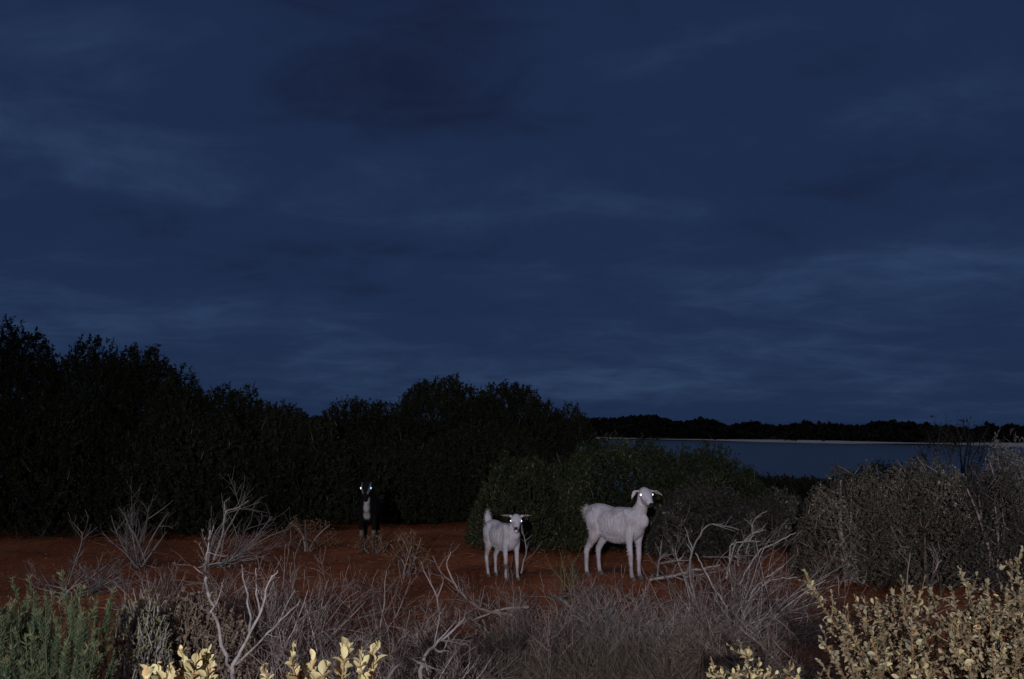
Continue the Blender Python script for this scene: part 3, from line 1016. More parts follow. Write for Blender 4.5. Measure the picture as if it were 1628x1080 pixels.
dead('dead_branch', 'pale dead branches arching over the top of the heap', b, joinb(*[poly(loc_pts(b, p), a, c, 16, 0.004, r1) for p, a, c in [
    ([(1100, 960, 7.6), (1094, 920, 7.6), (1094, 885, 7.6), (1102, 866, 7.6), (1112, 846, 7.6), (1128, 834, 7.6), (1146, 835, 7.6), (1172, 842, 7.6)], 0.010, 0.004),
    ([(1170, 900, 7.6), (1172, 872, 7.6), (1196, 848, 7.6), (1215, 843, 7.6)], 0.009, 0.004),
    ([(1150, 920, 7.5), (1158, 890, 7.5), (1165, 866, 7.5), (1190, 860, 7.5), (1205, 863, 7.5)], 0.009, 0.004),
    ([(1182, 880, 7.9), (1190, 850, 7.9), (1195, 830, 7.9), (1204, 820, 7.9), (1216, 812, 7.9)], 0.006, 0.003),
    ([(1115, 885, 7.5), (1150, 885, 7.5), (1200, 884, 7.5)], 0.007, 0.004)]]), 'wood_grey', 241,
     lev=((36, 0.3, 0.95), (30, 0.3, 0.95)), lr=(0.08, 0.25), cat='dead branch')
for i, (lab, u, d, az, n, mt) in enumerate([
        ('flat mat of dark dead twigs below the branch heap', 1150, 6.4, None, 60, 'wood_brown'),
        ('flat mat of dead twigs between the dry grass and cream leaved shrub', 1235, 6.1, None, 50, 'wood_mauve'),
        ('grey mounded dead brush in front of the big goat', 985, 7.0, None, 130, 'wood_grey'),
        ('dead brush mat spreading over the dirt below the kid', 870, 7.0, None, 44, 'wood_red'),
        ('dead brush mat at the bottom edge left of the dry grass', 790, 5.9, None, 40, 'wood_red'),
        ('dead brush mat at the bottom edge under the branch heap', 1050, 5.9, None, 50, 'wood_brown'),
        ('tangled brush mat left of the pale broken branch', 560, 5.9, None, 40, 'wood_mauve')]):
    dead('dead_brush', lab, at(u, d), fan(r1, n, 0.22, (0.25, 0.55), (0, 0, 0.05), 1.0, (0.003, 0.006), elev=(-2, 38)), mt, 250 + i,
         lev=((n * 8, 0.1, 0.95), (n * 20, 0.1, 0.95)), wob=0.16, group='low mats of dead brush', cat='dead brush', ang=(20, 70), lr=(0.3, 0.6))
# thin twigs
b = at(829, 10.3)
dead('twig', 'thin forked bare twig standing just right of the white kid', b, joinb(
    poly(loc_pts(b, [(828, 912, 10.3), (832, 893, 10.3), (836, 880, 10.3), (835, 860, 10.3), (830, 845, 10.3), (829, 828, 10.3)]), 0.010, 0.004, 14, 0.002, r1),
    poly(loc_pts(b, [(832, 893, 10.3), (848, 880, 10.3), (862, 860, 10.3)]), 0.008, 0.004, 10, 0.002, r1)),
     'wood_grey', 260, lev=((6, 0.3, 0.9),), lr=(0.1, 0.2), cat='twig')
b = at(905, 9.4)
dead('twig', 'spindly greenish weed between the kid and the big goat', b, joinb(
    fan(r1, 9, 0.03, (0.22, 0.42), (0, 0, 0.8), 0.9, (0.004, 0.006), elev=(30, 85))),
     'leaf_olive', 261, lev=((40, 0.2, 0.95), (60, 0.3, 0.95)), cat='weed')
b = at(1430, 6.2)
dead('dead_shrub', 'bare thin stems standing between the grey bushes and cream leaved shrub', b, joinb(
    poly(loc_pts(b, [(1432, 1000, 6.2), (1434, 930, 6.2), (1440, 880, 6.2)]), 0.005, 0.002, 10, 0.003, r1),
    poly(loc_pts(b, [(1458, 1000, 6.2), (1470, 930, 6.2), (1488, 890, 6.2)]), 0.006, 0.002, 10, 0.003, r1),
    poly(loc_pts(b, [(1470, 1000, 6.2), (1490, 935, 6.2), (1515, 905, 6.2)]), 0.005, 0.002, 10, 0.003, r1),
    poly(loc_pts(b, [(1328, 1000, 6.2), (1326, 950, 6.2), (1325, 918, 6.2)]), 0.004, 0.002, 10, 0.003, r1)),
     'wood_mauve', 262, lev=((24, 0.2, 0.9), (30, 0.3, 0.9)), lr=(0.15, 0.35), group=DG)


# ------------------------------------------------------------------ dry grass and litter: nobody could count them
def dry_grass():
    rng = np.random.default_rng(300)
    spots = [(850, 6.6, .45, 3600, .30), (930, 6.0, .5, 4600, .36), (1000, 5.6, .4, 4200, .36), (880, 5.4, .4, 4000, .36), (780, 5.7, .35, 2400, .28),
             (960, 6.9, .4, 2600, .24), (1080, 6.2, .4, 2200, .22), (820, 6.2, .4, 2600, .3), (700, 6.4, .4, 1300, .2), (600, 6.6, .4, 700, .18),
             (930, 8.4, .6, 700, .18), (800, 8.2, .6, 450, .16), (1180, 5.5, .3, 1200, .2), (480, 7.0, .5, 700, .2), (190, 5.4, .4, 900, .3),
             (650, 5.2, .4, 1500, .24), (520, 5.0, .4, 1200, .24), (1000, 9.2, .8, 350, .14), (700, 9.6, 1.2, 260, .12), (560, 11, 1.4, 220, .12), (60, 11, 1.5, 160, .1), (1290, 9, .5, 200, .14)]
    parts = []
    for u, d, rad, n, h in spots:
        n = int(n * 0.48)
        x = X(u, d) + rng.normal(0, rad * 0.55, n)
        y = d + rng.normal(0, rad * 0.55, n)
        nt_ = max(6, n // 70)
        tx, ty, th = rng.normal(0, rad * 0.6, nt_), rng.normal(0, rad * 0.6, nt_), rng.uniform(0.45, 1.25, nt_)
        ti = rng.integers(0, nt_, n)
        x = X(u, d) + tx[ti] + rng.normal(0, 0.045, n)
        y = d + ty[ti] + rng.normal(0, 0.045, n)
        h = h * th[ti]
        s0 = np.stack([x, y, gz(x, y) - 0.01], -1)
        D = norm(np.array([0, 0, 0.9]) + 0.75 * rng.normal(size=(n, 3)) * np.array([1, 1, 0.3]))
        ln = h * rng.uniform(0.4, 1.25, n)
        P, R = grow(rng, s0, D, ln, np.full(n, 0.0013) * rng.uniform(0.7, 1.4, n), 4, 0.22, -0.10)
        P[:, 1:, 2] = np.maximum(P[:, 1:, 2], s0[:, 2:3] + 0.006)
        parts.append(tubes(P, R, 3, rng))
    v, q, a = cat_mesh(parts)
    o = link('dry_grass', mesh('dry_grass', v, q, M['grass'], a))
    o['kind'] = 'stuff'
    o['label'] = 'dry grey grass tufts in the brush in front of the goats'
    o['category'] = 'grass'


def litter():
    rng = np.random.default_rng(310)
    n = 34000
    y = rng.uniform(4.5, 16, n)
    x = rng.uniform(-1, 1, n) * (0.62 * y)
    keep = (np.sin(x * 2.1 + 1.2 * np.sin(y * 1.3)) * np.sin(y * 1.9 + x) + rng.normal(0, 0.6, n)) > 0.1
    x, y = x[keep], y[keep]
    n = len(x)
    P = np.stack([x, y, gz(x, y) + rng.uniform(0.002, 0.012, n)], -1)
    D = norm(rng.normal(size=(n, 3)) * np.array([1, 1, 0.35]))
    ln = rng.uniform(0.012, 0.045, n)
    v, q, a = leaf_quads(P, D, norm(np.array([0, 0, 1]) + 0.4 * rng.normal(size=(n, 3))), ln, ln * rng.uniform(0.2, 0.6, n), rng)
    m2 = 2600
    y = rng.uniform(5.0, 15, m2)
    x = rng.uniform(-1, 1, m2) * 0.6 * y
    s0 = np.stack([x, y, gz(x, y) + 0.006], -1)
    D = norm(rng.normal(size=(m2, 3)) * np.array([1, 1, 0.18]))
    Pt, Rt = grow(rng, s0, D, rng.uniform(0.06, 0.28, m2), rng.uniform(0.0015, 0.004, m2), 4, 0.15)
    Pt[:, :, 2] = np.maximum(Pt[:, :, 2], gz(Pt[:, :, 0], Pt[:, :, 1]) + 0.003)
    v2, q2, a2 = cat_mesh([(v, q, a), tubes(Pt, Rt, 3, rng)])
    o = link('leaf_litter', mesh('leaf_litter', v2, q2, M['litter'], a2, False))
    o['kind'] = 'stuff'
    o['label'] = 'fallen twigs and dead leaves scattered on the red dirt'
    o['category'] = 'litter'


def pebbles():
    rng = np.random.default_rng(320)
    n = 5200
    y = 4.8 + rng.random(n) ** 0.8 * 10.5
    x = rng.uniform(-1, 1, n) * 0.6 * y
    r = 0.004 + 0.016 * rng.random(n) ** 4
    oct_ = np.array([(1, 0, 0), (0, 1, 0), (-1, 0, 0), (0, -1, 0), (0, 0, .7), (0, 0, -.7)], float)
    fc = np.array([(0, 1, 4), (1, 2, 4), (2, 3, 4), (3, 0, 4), (1, 0, 5), (2, 1, 5), (3, 2, 5), (0, 3, 5)])
    v = np.stack([x, y, gz(x, y) + r * .3], -1)[:, None] + oct_[None] * r[:, None, None] * rng.uniform(.6, 1.4, (n, 6, 1))
    f = (fc[None] + (np.arange(n) * 6)[:, None, None]).reshape(-1, 3)
    o = link('pebbles', mesh('pebbles', v.reshape(-1, 3), f, M['pebble'], np.repeat(rng.random(n), 6), False))
    o['kind'] = 'stuff'
    o['label'] = 'small red clods and pebbles strewn over the red dirt'
    o['category'] = 'pebbles'


dry_grass()
litter()
pebbles()


# ------------------------------------------------------------------ cream leaved shrubs in the foreground
def leaf_mesh(fold, curl, w=0.56):
    st = [0, 0.16, 0.4, 0.66, 0.88, 1.0]
    wd = [0.06, 0.34, 0.85, 1.0, 0.66, 0.10]
    v, f = [], []
    for s, a in zip(st, wd):
        z = -curl * s * s
        v += [(-a * w / 2, s, z + fold * a), (0, s, z), (a * w / 2, s, z + fold * a)]
    for i in range(len(st) - 1):
        o = i * 3
        f += [(o, o + 1, o + 4, o + 3), (o + 1, o + 2, o + 5, o + 4)]
    return np.array(v, float), np.array(f)


LEAVES = [leaf_mesh(0.17, 0.20), leaf_mesh(0.26, 0.36), leaf_mesh(0.12, -0.14, 0.66), leaf_mesh(0.22, 0.08, 0.50)]
LEAF_ME = {k: [mesh('leaf', v, f, M[k]) for v, f in LEAVES] for k in ('cream', 'cream_shaded')}


def cream_shrub(name, label, base, stems, seed, leaf=0.024, gap=0.011, max_parts=300, side=4, side_len=(0.06, 0.16), t0=0.3, group='cream leaved shrubs in the foreground',
                stem_r=0.0035, leaf_mat='cream_shaded'):
    rng = np.random.default_rng(seed)
    root = thing(name, label, 'shrub', base, group)
    Ps, Rs = [], []
    for s in stems:
        P, R = poly(s, stem_r, stem_r * 0.45, 12, 0.003, rng)
        Ps.append(P)
        Rs.append(R)
        tv = tubes(P, R, 6, rng)
        link('stem', mesh('stem', tv[0], tv[1], M['orange_stem'], np.full(len(tv[0]), rng.random())), root)
    P = np.concatenate(Ps)
    R = np.concatenate(Rs)
    shoots = [(P, R, t0)]
    if side:
        cp, cr_ = spawn(rng, P, R, side * len(stems), 0.25, 0.93, (25, 65), (0.0, 0.0), 12, 0.06, 0.35, 0.7)
        # rebuild with absolute lengths
        n = len(cp)
        D = norm(cp[:, 0] * 0 + 1e-6 + norm(rng.normal(size=(n, 3)) * 0.75 + np.array([0, 0, 0.62])))
        cp, cr_ = grow(rng, cp[:, 0], D, rng.uniform(side_len[0], side_len[1], n), np.full(n, stem_r * 0.55), 12, 0.10)
        tv = tubes(cp, cr_, 5, rng)
        o = link('twigs', mesh('twigs', tv[0], tv[1], M['orange_stem'], tv[2]), root)
        o['kind'] = 'stuff'
        shoots.append((cp, cr_, 0.10))
    pos, dr, nr, sz, tp_ = [], [], [], [], []
    for A, _, ts in shoots:
        K = A.shape[1]
        for p in A:
            seg = np.linalg.norm(np.diff(p, axis=0), axis=1).sum()
            k = max(3, int(seg * (1 - ts) / gap))
            tt = np.linspace(ts, 1.0, k) * (K - 1)
            ph = rng.uniform(0, 6.28)
            for j, t in enumerate(tt):
                k0 = min(int(t), K - 2)
                q = p[k0] * (1 - (t - k0)) + p[k0 + 1] * (t - k0)
                T = p[k0 + 1] - p[k0]
                T = T / (np.linalg.norm(T) + 1e-9)
                a = ph + j * 2.4 + rng.normal(0, 0.3)
                s1 = np.cross(T, (0.3, 0.1, 1.0))
                s1 /= np.linalg.norm(s1) + 1e-9
                s2 = np.cross(T, s1)
                rd = s1 * math.cos(a) + s2 * math.sin(a)
                op = rng.uniform(0.40, 1.05) * (1.25 if t < (K - 1) * 0.9 else 0.5)
                d_ = T * math.cos(op) + rd * math.sin(op) + np.array([0, 0, 0.15])
                d_ /= np.linalg.norm(d_)
                pos.append(q)
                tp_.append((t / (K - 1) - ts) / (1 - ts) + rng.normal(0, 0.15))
                dr.append(d_)
                nn = T - d_ * np.dot(T, d_) + 0.35 * rng.normal(size=3)
                nn = nn - d_ * np.dot(nn, d_)
                nr.append(nn / (np.linalg.norm(nn) + 1e-9))
                sz.append(leaf * float(np.clip(rng.lognormal(-0.04, 0.30), 0.4, 1.7)) * (0.7 if t > (K - 1) * 0.93 else 1.0))
    pos, dr, nr, sz = map(np.array, (pos, dr, nr, sz))
    wp = pos + np.array(base)
    dist = np.linalg.norm(wp - np.array([0, 0, CAMH]), axis=1)
    show = sz / dist
    inside = (np.abs(wp[:, 0] / wp[:, 1]) < 0.53) & (wp[:, 2] > CAMH - 0.262 * wp[:, 1])
    order = np.argsort(-(show * np.where(inside, 1, 0.01)))
    first = order[:max_parts]
    rest = order[max_parts:]
    for i in first:
        X_ = np.cross(dr[i], nr[i])
        mtx = Matrix(((X_[0] * sz[i], dr[i][0] * sz[i], nr[i][0] * sz[i], pos[i][0]), (X_[1] * sz[i], dr[i][1] * sz[i], nr[i][1] * sz[i], pos[i][1]),
                      (X_[2] * sz[i], dr[i][2] * sz[i], nr[i][2] * sz[i], pos[i][2]), (0, 0, 0, 1)))
        o = link('leaf', LEAF_ME['cream' if tp_[i] > 0.62 else leaf_mat][rng.integers(0, 4)], root)  # paler tip leaves paint the highlights, darker inner ones the shade
        o.matrix_basis = mtx
    if len(rest):
        parts = []
        for k in range(4):
            idx = rest[k::4]
            lv, lf = LEAVES[k]
            X_ = np.cross(dr[idx], nr[idx])
            B = np.stack([X_, dr[idx], nr[idx]], 1) * sz[idx][:, None, None]
            v = np.einsum('kj,njc->nkc', lv, B) + pos[idx][:, None]
            f = (lf[None] + (np.arange(len(idx)) * len(lv))[:, None, None]).reshape(-1, 4)
            parts.append((v.reshape(-1, 3), f, np.repeat(np.clip(np.array(tp_)[idx] * .55 + .4 * rng.random(len(idx)), 0, 1), len(lv))))  # colour darkens toward the shoot bases as painted interior shade
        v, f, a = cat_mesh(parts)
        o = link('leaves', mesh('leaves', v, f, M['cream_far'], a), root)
        o['kind'] = 'stuff'
    return root


# two close ones at the bottom left, just reaching into the picture
dn = 1.95


def stems_from(base, specs, d, foot):
    out = []
    for u, v, bu, dd in specs:          # tip pixel, foot pixel column, distance offset
        tip = loc_pts(base, [(u, v, d + dd)])[0]
        kn = loc_pts(base, [((u * 0.65 + bu * 0.35), v + foot * 0.25, d + dd * 0.8)])[0]
        md = loc_pts(base, [((u * 0.35 + bu * 0.65), v + foot * 0.6, d + dd * 0.5)])[0]
        ft = (X(bu, d) - base[0], 0.0, 0.0)
        out.append([ft, md, kn, tip])
    return out


b = at(300, dn)
cream_shrub('cream_shrub', 'cream leaved shrub tips at the bottom edge before the bleached branch', b,
            stems_from(b, [(302, 1036, 290, 0.02), (322, 1040, 292, -.03), (338, 1036, 330, .03), (248, 1072, 262, 0), (262, 1062, 268, .1), (345, 1060, 335, -.05), (285, 1066, 280, .08),
                           (312, 1058, 300, .0), (275, 1075, 275, -.06)],
                       dn, 300), 400, leaf_mat='cream', leaf=0.021, gap=0.012, side=0, t0=0.72)
b = at(515, dn)
cream_shrub('cream_shrub', 'cream leaved shrub with upright tips at the bottom edge, centre left', b,
            stems_from(b, [(432, 1062, 430, .05), (472, 1036, 480, 0), (503, 1050, 505, .05), (522, 1062, 515, -.05), (553, 1026, 545, .0), (598, 1030, 585, .02), (580, 1040, 583, -.02),
                           (545, 1056, 540, .08), (488, 1064, 490, .05)],
                       dn, 300), 401, leaf_mat='cream', leaf=0.021, gap=0.013, side=0, t0=0.74)
# the large shrub at the right
rr = np.random.default_rng(410)
d0 = 3.5
b = at(1420, d0)
shoot = [[(0, 0, 0)] + loc_pts(b, [(1405, 1130, d0), (1350, 1035, d0), (1312, 985, d0 - .03), (1290, 945, d0 - .05), (1273, 910, d0 - .05)]),
         [(0, 0, 0)] + loc_pts(b, [(1410, 1130, d0), (1362, 1040, d0 + .1), (1330, 995, d0 + .1), (1316, 972, d0 + .1)])]
sp = [(rr.uniform(1320, 1500), rr.uniform(985, 1075), rr.uniform(1390, 1450), rr.uniform(-.4, .4)) for _ in range(20)] + [(1300, 985, 1400, 0.1), (1350, 950, 1410, 0), (1365, 960, 1400, .2), (1383, 955, 1410, -.15), (1410, 938, 1420, .05), (1425, 935, 1430, -.1),
      (1450, 950, 1440, .1), (1472, 940, 1450, 0), (1330, 975, 1400, -.2), (1310, 1040, 1390, -.1), (1295, 1015, 1390, 0), (1340, 1000, 1400, .25), (1390, 975, 1410, .3), (1440, 990, 1430, -.3),
      (1375, 1000, 1400, -.3), (1480, 985, 1450, .2), (1330, 1030, 1395, -.25), (1290, 1050, 1380, .1), (1420, 1020, 1420, -.35), (1400, 950, 1415, .15), (1460, 1010, 1440, -.15)]
cream_shrub('cream_shrub', 'large cream leaved shrub with one long shoot reaching left, lower right', b, shoot + stems_from(b, sp, d0, 230), 411, max_parts=300, leaf=0.0168, gap=0.0080, side=9,
            side_len=(0.035, 0.10), t0=0.38)
b = at(1580, d0 - 0.1)
sp = [(rr.uniform(1470, 1650), rr.uniform(975, 1075), rr.uniform(1530, 1610), rr.uniform(-.45, .3)) for _ in range(40)] + [(1500, 935, 1545, -.1), (1530, 930, 1555, -.2), (1560, 925, 1565, .15), (1518, 905, 1560, .1), (1545, 955, 1560, 0), (1580, 930, 1570, .1), (1600, 895, 1580, .2), (1615, 875, 1590, .15), (1630, 885, 1600, 0), (1560, 960, 1565, -.2), (1590, 950, 1580, -.25),
      (1615, 930, 1590, -.2), (1535, 975, 1560, .2), (1640, 930, 1610, -.1), (1520, 1000, 1560, -.1), (1575, 1000, 1570, -.35), (1620, 990, 1590, -.3), (1550, 1020, 1565, -.3), (1505, 960, 1550, .15),
      (1660, 900, 1620, .1), (1600, 1020, 1590, -.4), (1650, 980, 1610, -.3)]
cream_shrub('cream_shrub', 'taller cream and tan leaved shrub in the lower right corner', b, stems_from(b, sp, d0 - 0.1, 250), 412, leaf=0.0168, gap=0.0080, side=9,
            side_len=(0.035, 0.10), t0=0.36)
b = at(1165, 3.4)
sp = [(1182, 1032, 1180, 0), (1198, 1052, 1185, .1), (1124, 1052, 1150, 0), (1140, 1066, 1155, -.1), (1165, 1062, 1165, .1), (1215, 1066, 1190, 0), (1158, 1070, 1160, -.2), (1250, 1060, 1215, .05),
      (1188, 1072, 1175, -.15), (1262, 1072, 1220, -.1)]
cream_shrub('cream_shrub', 'low greenish cream shrub at the bottom edge, left of the large one', b, stems_from(b, sp, 3.4, 200), 413, leaf=0.018, gap=0.009, side=6,
            side_len=(0.04, 0.09), t0=0.45)


# ------------------------------------------------------------------ goats
def shell(pts, rad, seg=16, sub=4):
    """closed tube with elliptical sections; pts (k,3), rad [(side, other)] -> verts, faces (quads + end fans kept as quads)"""
    pts = np.array(pts, float)
    rad = np.array([(r, r) if np.isscalar(r) else r for r in rad], float)
    k = len(pts)
    t = np.linspace(0, k - 1, (k - 1) * sub + 1)

    def cr(A):
        i = np.clip(t.astype(int), 0, k - 2)
        f = (t - i)[:, None]
        p0, p1, p2, p3 = A[np.maximum(i - 1, 0)], A[i], A[i + 1], A[np.minimum(i + 2, k - 1)]
        return 0.5 * (2 * p1 + (p2 - p0) * f + (2 * p0 - 5 * p1 + 4 * p2 - p3) * f ** 2 + (3 * p1 - p0 - 3 * p2 + p3) * f ** 3)
    C, Rr = cr(pts), np.maximum(cr(rad), 0.003)
    T = norm(np.gradient(C, axis=0))
    # rounded ends
    def cap(c, tt, r, sgn):
        m = min(r)
        return [(c + sgn * tt * m * s, r * q) for s, q in ((0.5, 0.866), (0.85, 0.53), (0.99, 0.12))]
    C2 = [x for x in cap(C[0], T[0], Rr[0], -1)][::-1] + list(zip(C, Rr)) + cap(C[-1], T[-1], Rr[-1], 1)
    TT = np.concatenate([np.repeat(T[:1], 3, 0), T, np.repeat(T[-1:], 3, 0)])
    a = np.arange(seg) * 2 * np.pi / seg
    v = []
    for (c, r), tt in zip(C2, TT):
        sd = np.array([0, 1.0, 0]) - tt * tt[1]
        if np.linalg.norm(sd) < 0.3:
            sd = np.array([1.0, 0, 0]) - tt * tt[0]
        sd = sd / np.linalg.norm(sd)
        ot = np.cross(tt, sd)
        v.append(c + np.outer(np.cos(a), sd) * r[0] + np.outer(np.sin(a), ot) * r[1])
    v = np.concatenate(v)
    n = len(C2)
    i = np.arange(n * seg).reshape(n, seg)
    j = np.roll(i, -1, 1)
    f = [tuple(x) for x in np.stack([i[:-1], j[:-1], j[1:], i[1:]], -1).reshape(-1, 4)]
    f.append(tuple(i[0][::-1]))
    f.append(tuple(i[-1]))
    return v, f


def goat(name, label, loc, yaw, scale, head_yaw, head_pitch, coat_fn, eyes, tail='out', ears=(0.02, 0.02), neck_up=0.0, pose=(0, 0, 0, 0), horns=False, leg=1.0, group=None, slim=1.0, head=1.12, ear_len=(1.0, 1.0), eye_r=.0125):
    root = thing(name, label, 'goat', loc, group, yaw)
    root.scale = (scale, scale, scale)
    sh = []
    s = slim
    L_ = leg
    dz = 0.42 * (L_ - 1)            # longer legs lift the trunk
    def up(p): return [(a, b_, c + dz) for a, b_, c in p]
    sh.append(shell(up([(-.365, 0, .60), (-.33, 0, .615), (-.22, 0, .612), (-.05, 0, .545), (.10, 0, .545), (.22, 0, .57), (.31, 0, .595), (.365, 0, .60)]),
                    [(.05 * s, .06), (.096 * s, .118), (.112 * s, .148), (.146 * s, .186), (.142 * s, .188), (.114 * s, .170), (.085 * s, .125), (.045 * s, .07)]))
    for sy in (-1, 1):               # hip points and shoulder blades show through the coat
        sh.append(shell(up([(-.25, sy * .075, .70), (-.21, sy * .085, .665)]), [.035, .045], 12))
        sh.append(shell(up([(.17, sy * .062, .69), (.24, sy * .080, .58)]), [.034, .055], 12))
    nk = Vector((.355, 0, .90 + neck_up + dz))
    sh.append(shell([(.21, 0, .58 + dz), (.29, 0, .68 + dz), (.335, 0, .79 + dz + neck_up * .5), (nk.x - .01, 0, nk.z)], [(.088, .128), (.067, .094), (.051, .068), (.046, .056)]))
    # head
    Rm = Matrix.Rotation(head_yaw, 3, 'Z') @ Matrix.Rotation(head_pitch, 3, 'Y')
    hs = head

    def hd(p):
        q = Rm @ (Vector(p) * hs)
        return (nk.x + q.x, q.y, nk.z + q.z)

    def hshell(p, r, seg=16):
        v, f = shell(p, r, seg)
        R3 = np.array(Rm)
        return v @ R3.T * hs + np.array([nk.x, 0, nk.z]), f
    sh.append(hshell([(-.035, 0, .0), (.02, 0, .018), (.07, 0, .012), (.125, 0, -.002), (.180, 0, -.014), (.222, 0, -.020)],
                     [(.042, .045), (.056, .058), (.060, .056), (.044, .048), (.034, .036), (.026, .026)]))
    sh.append(hshell([(.0, 0, -.035), (.08, 0, -.045), (.16, 0, -.043), (.20, 0, -.040)], [(.038, .035), (.036, .034), (.024, .022), (.018, .015)], 12))
    for sy in (-1, 1):
        sh.append(hshell([(.045, sy * .040, .038), (.085, sy * .042, .030)], [.022, .018], 10))
    for i, sy in enumerate((1, -1)):
        dr = ears[i]
        p = [(-.005, sy * .045, .030), (-.015, sy * .078, .034 - dr * .3), (-.018, sy * (.078 + .037 * ear_len[i]), .026 - dr * .8), (-.012, sy * (.078 + .072 * ear_len[i]), .010 - dr * 1.5)]
        sh.append(hshell(p, [(.013, .010), (.021, .0075), (.021, .007), (.005, .004)], 12))
    feet = []
    for i, sy in enumerate((1, -1)):
        dx = pose[i]
        sh.append(shell([(.23, sy * .075, .58 + dz), (.225, sy * .088, .47 + dz), (.222 + dx * .3, sy * .085, .36 * L_), (.228 + dx * .6, sy * .082, .245 * L_), (.228 + dx * .8, sy * .080, .15 * L_),
                         (.230 + dx, sy * .080, .075), (.243 + dx, sy * .080, .035)],
                        [(.042, .075), (.040, .062), (.029, .036), (.025, .028), (.0175, .019), (.021, .023), (.020, .022)], 12))
        feet.append((.250 + dx, sy * .080))
    for i, sy in enumerate((1, -1)):
        dx = pose[2 + i]
        sh.append(shell([(-.27, sy * .070, .63 + dz), (-.225, sy * .085, .50 + dz), (-.235 + dx * .2, sy * .088, .41 * L_), (-.285 + dx * .4, sy * .085, .325 * L_), (-.322 + dx * .6, sy * .083, .26 * L_),
                         (-.318 + dx * .8, sy * .081, .15 * L_), (-.312 + dx, sy * .080, .075), (-.300 + dx, sy * .080, .035)],
                        [(.060, .105), (.058, .100), (.044, .066), (.030, .040), (.026, .032), (.0185, .022), (.021, .024), (.020, .022)], 12))
        feet.append((-.292 + dx, sy * .080))
    if tail == 'up':
        tp = [(-.34, 0, .68 + dz), (-.375, 0, .73 + dz), (-.395, 0, .79 + dz), (-.40, 0, .85 + dz)]
        sh.append(shell(tp, [(.042, .040), (.054, .044), (.050, .040), (.020, .018)], 12))
    else:
        tp = [(-.34, 0, .67 + dz), (-.385, 0, .69 + dz), (-.425, 0, .675 + dz), (-.455, 0, .635 + dz)]
        sh.append(shell(tp, [(.028, .022), (.034, .026), (.030, .024), (.010, .010)], 12))
    v = np.concatenate([a for a, _ in sh])
    f, o = [], 0
    for a, ff in sh:
        f += [tuple(int(i) + o for i in q) for q in ff]
        o += len(a)
    tmp = bpy.data.meshes.new('tmp')
    tmp.from_pydata(v.tolist(), [], f)
    to = bpy.data.objects.new('tmp', tmp)
    COL.objects.link(to)
    md = to.modifiers.new('r', 'REMESH')
    md.mode = 'VOXEL'
    md.voxel_size = 0.0075
    sm = to.modifiers.new('s', 'SMOOTH')
    sm.factor = 0.5
    sm.iterations = 5
    bpy.context.view_layer.update()
    ev = to.evaluated_get(bpy.context.evaluated_depsgraph_get())
    me = bpy.data.meshes.new_from_object(ev)
    bpy.data.objects.remove(to)
    me.name = 'body'
    me.polygons.foreach_set('use_smooth', np.ones(len(me.polygons), dtype=bool))
    co = np.zeros(len(me.vertices) * 3)
    me.vertices.foreach_get('co', co)
    co = co.reshape(-1, 3)
    hl = (co - np.array([nk.x, 0, nk.z])) @ np.array(Rm)      # head-local coordinates
    no0 = np.zeros(len(me.vertices) * 3)
    me.vertices.foreach_get('normal', no0)
    no0 = no0.reshape(-1, 3)
    zt = co[:, 2] - dz
    sidef = smooth((np.abs(co[:, 1]) - .06) / .03)
    hollow = np.exp(-((co[:, 0] + .16) / .05) ** 2 - ((zt - .655) / .05) ** 2) * .020 + np.exp(-((co[:, 0] - .135) / .022) ** 2 - ((zt - .56) / .12) ** 2) * .010
    ribs = np.sin((co[:, 0] + .25 * zt) * 150) * .0022 * np.exp(-((co[:, 0] - .02) / .09) ** 2 - ((zt - .56) / .09) ** 2)
    shag = (np.sin(co[:, 0] * 83 + 2 * np.sin(co[:, 2] * 37)) * np.sin(co[:, 2] * 61 + co[:, 1] * 47 + np.sin(co[:, 0] * 29))) * .0010
    co2 = co + no0 * ((ribs - hollow) * sidef + shag * (zt > .38))[:, None]
    me.vertices.foreach_set('co', co2.astype(np.float32).ravel())
    me.update()
    inhead = (hl[:, 0] > -.12) & (hl[:, 0] < .28) & (np.abs(hl[:, 2]) < .10) & (np.abs(hl[:, 1]) < .2)
    hl = np.where(inhead[:, None], hl, np.array([-1.0, 0, 0])) / hs
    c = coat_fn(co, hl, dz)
    for sy in (-1, 1):
        ring = np.exp(-(((hl - np.array([.078, sy * .050, .026])) ** 2).sum(1) / .018 ** 2) ** 2)
        c = c * (1 - .72 * ring[:, None])
    at_ = me.attributes.new('coat', 'FLOAT_COLOR', 'POINT')
    at_.data.foreach_set('color', np.concatenate([c, np.ones((len(c), 1))], 1).astype(np.float32).ravel())
    me.materials.clear()
    me.materials.append(M['coat'])
    link('body', me, root)
    # short hair breaking the outline
    rng = np.random.default_rng(int(1000 * scale) + 7)
    no = np.zeros(len(me.vertices) * 3)
    me.vertices.foreach_get('normal', no)
    no = no.reshape(-1, 3)
    pick = rng.choice(len(co), 9000)
    keep = ~inhead[pick]
    pick = pick[keep & (co[pick][:, 2] > 0.1)]
    tailp = (co[pick][:, 0] < -.36) & (co[pick][:, 2] > .56 + dz)
    n = len(pick)
    fd = norm(np.array([-.55, 0, -.75]) + 0.25 * rng.normal(size=(n, 3)) + no[pick] * 0.55)
    if tail == 'up':
        fd[tailp] = norm(np.array([-.25, 0, .8]) + 0.4 * rng.normal(size=(tailp.sum(), 3)) + no[pick][tailp] * 0.5)
    else:
        fd[tailp] = norm(np.array([-.6, 0, .1]) + 0.4 * rng.normal(size=(tailp.sum(), 3)) + no[pick][tailp] * 0.5)
    ln = np.where(tailp, 0.05, np.where(co[pick][:, 2] < .50 + dz, .020, .013)) * rng.uniform(0.6, 1.3, n)
    sd = norm(np.cross(fd, no[pick]))
    p = co[pick] - no[pick] * 0.003
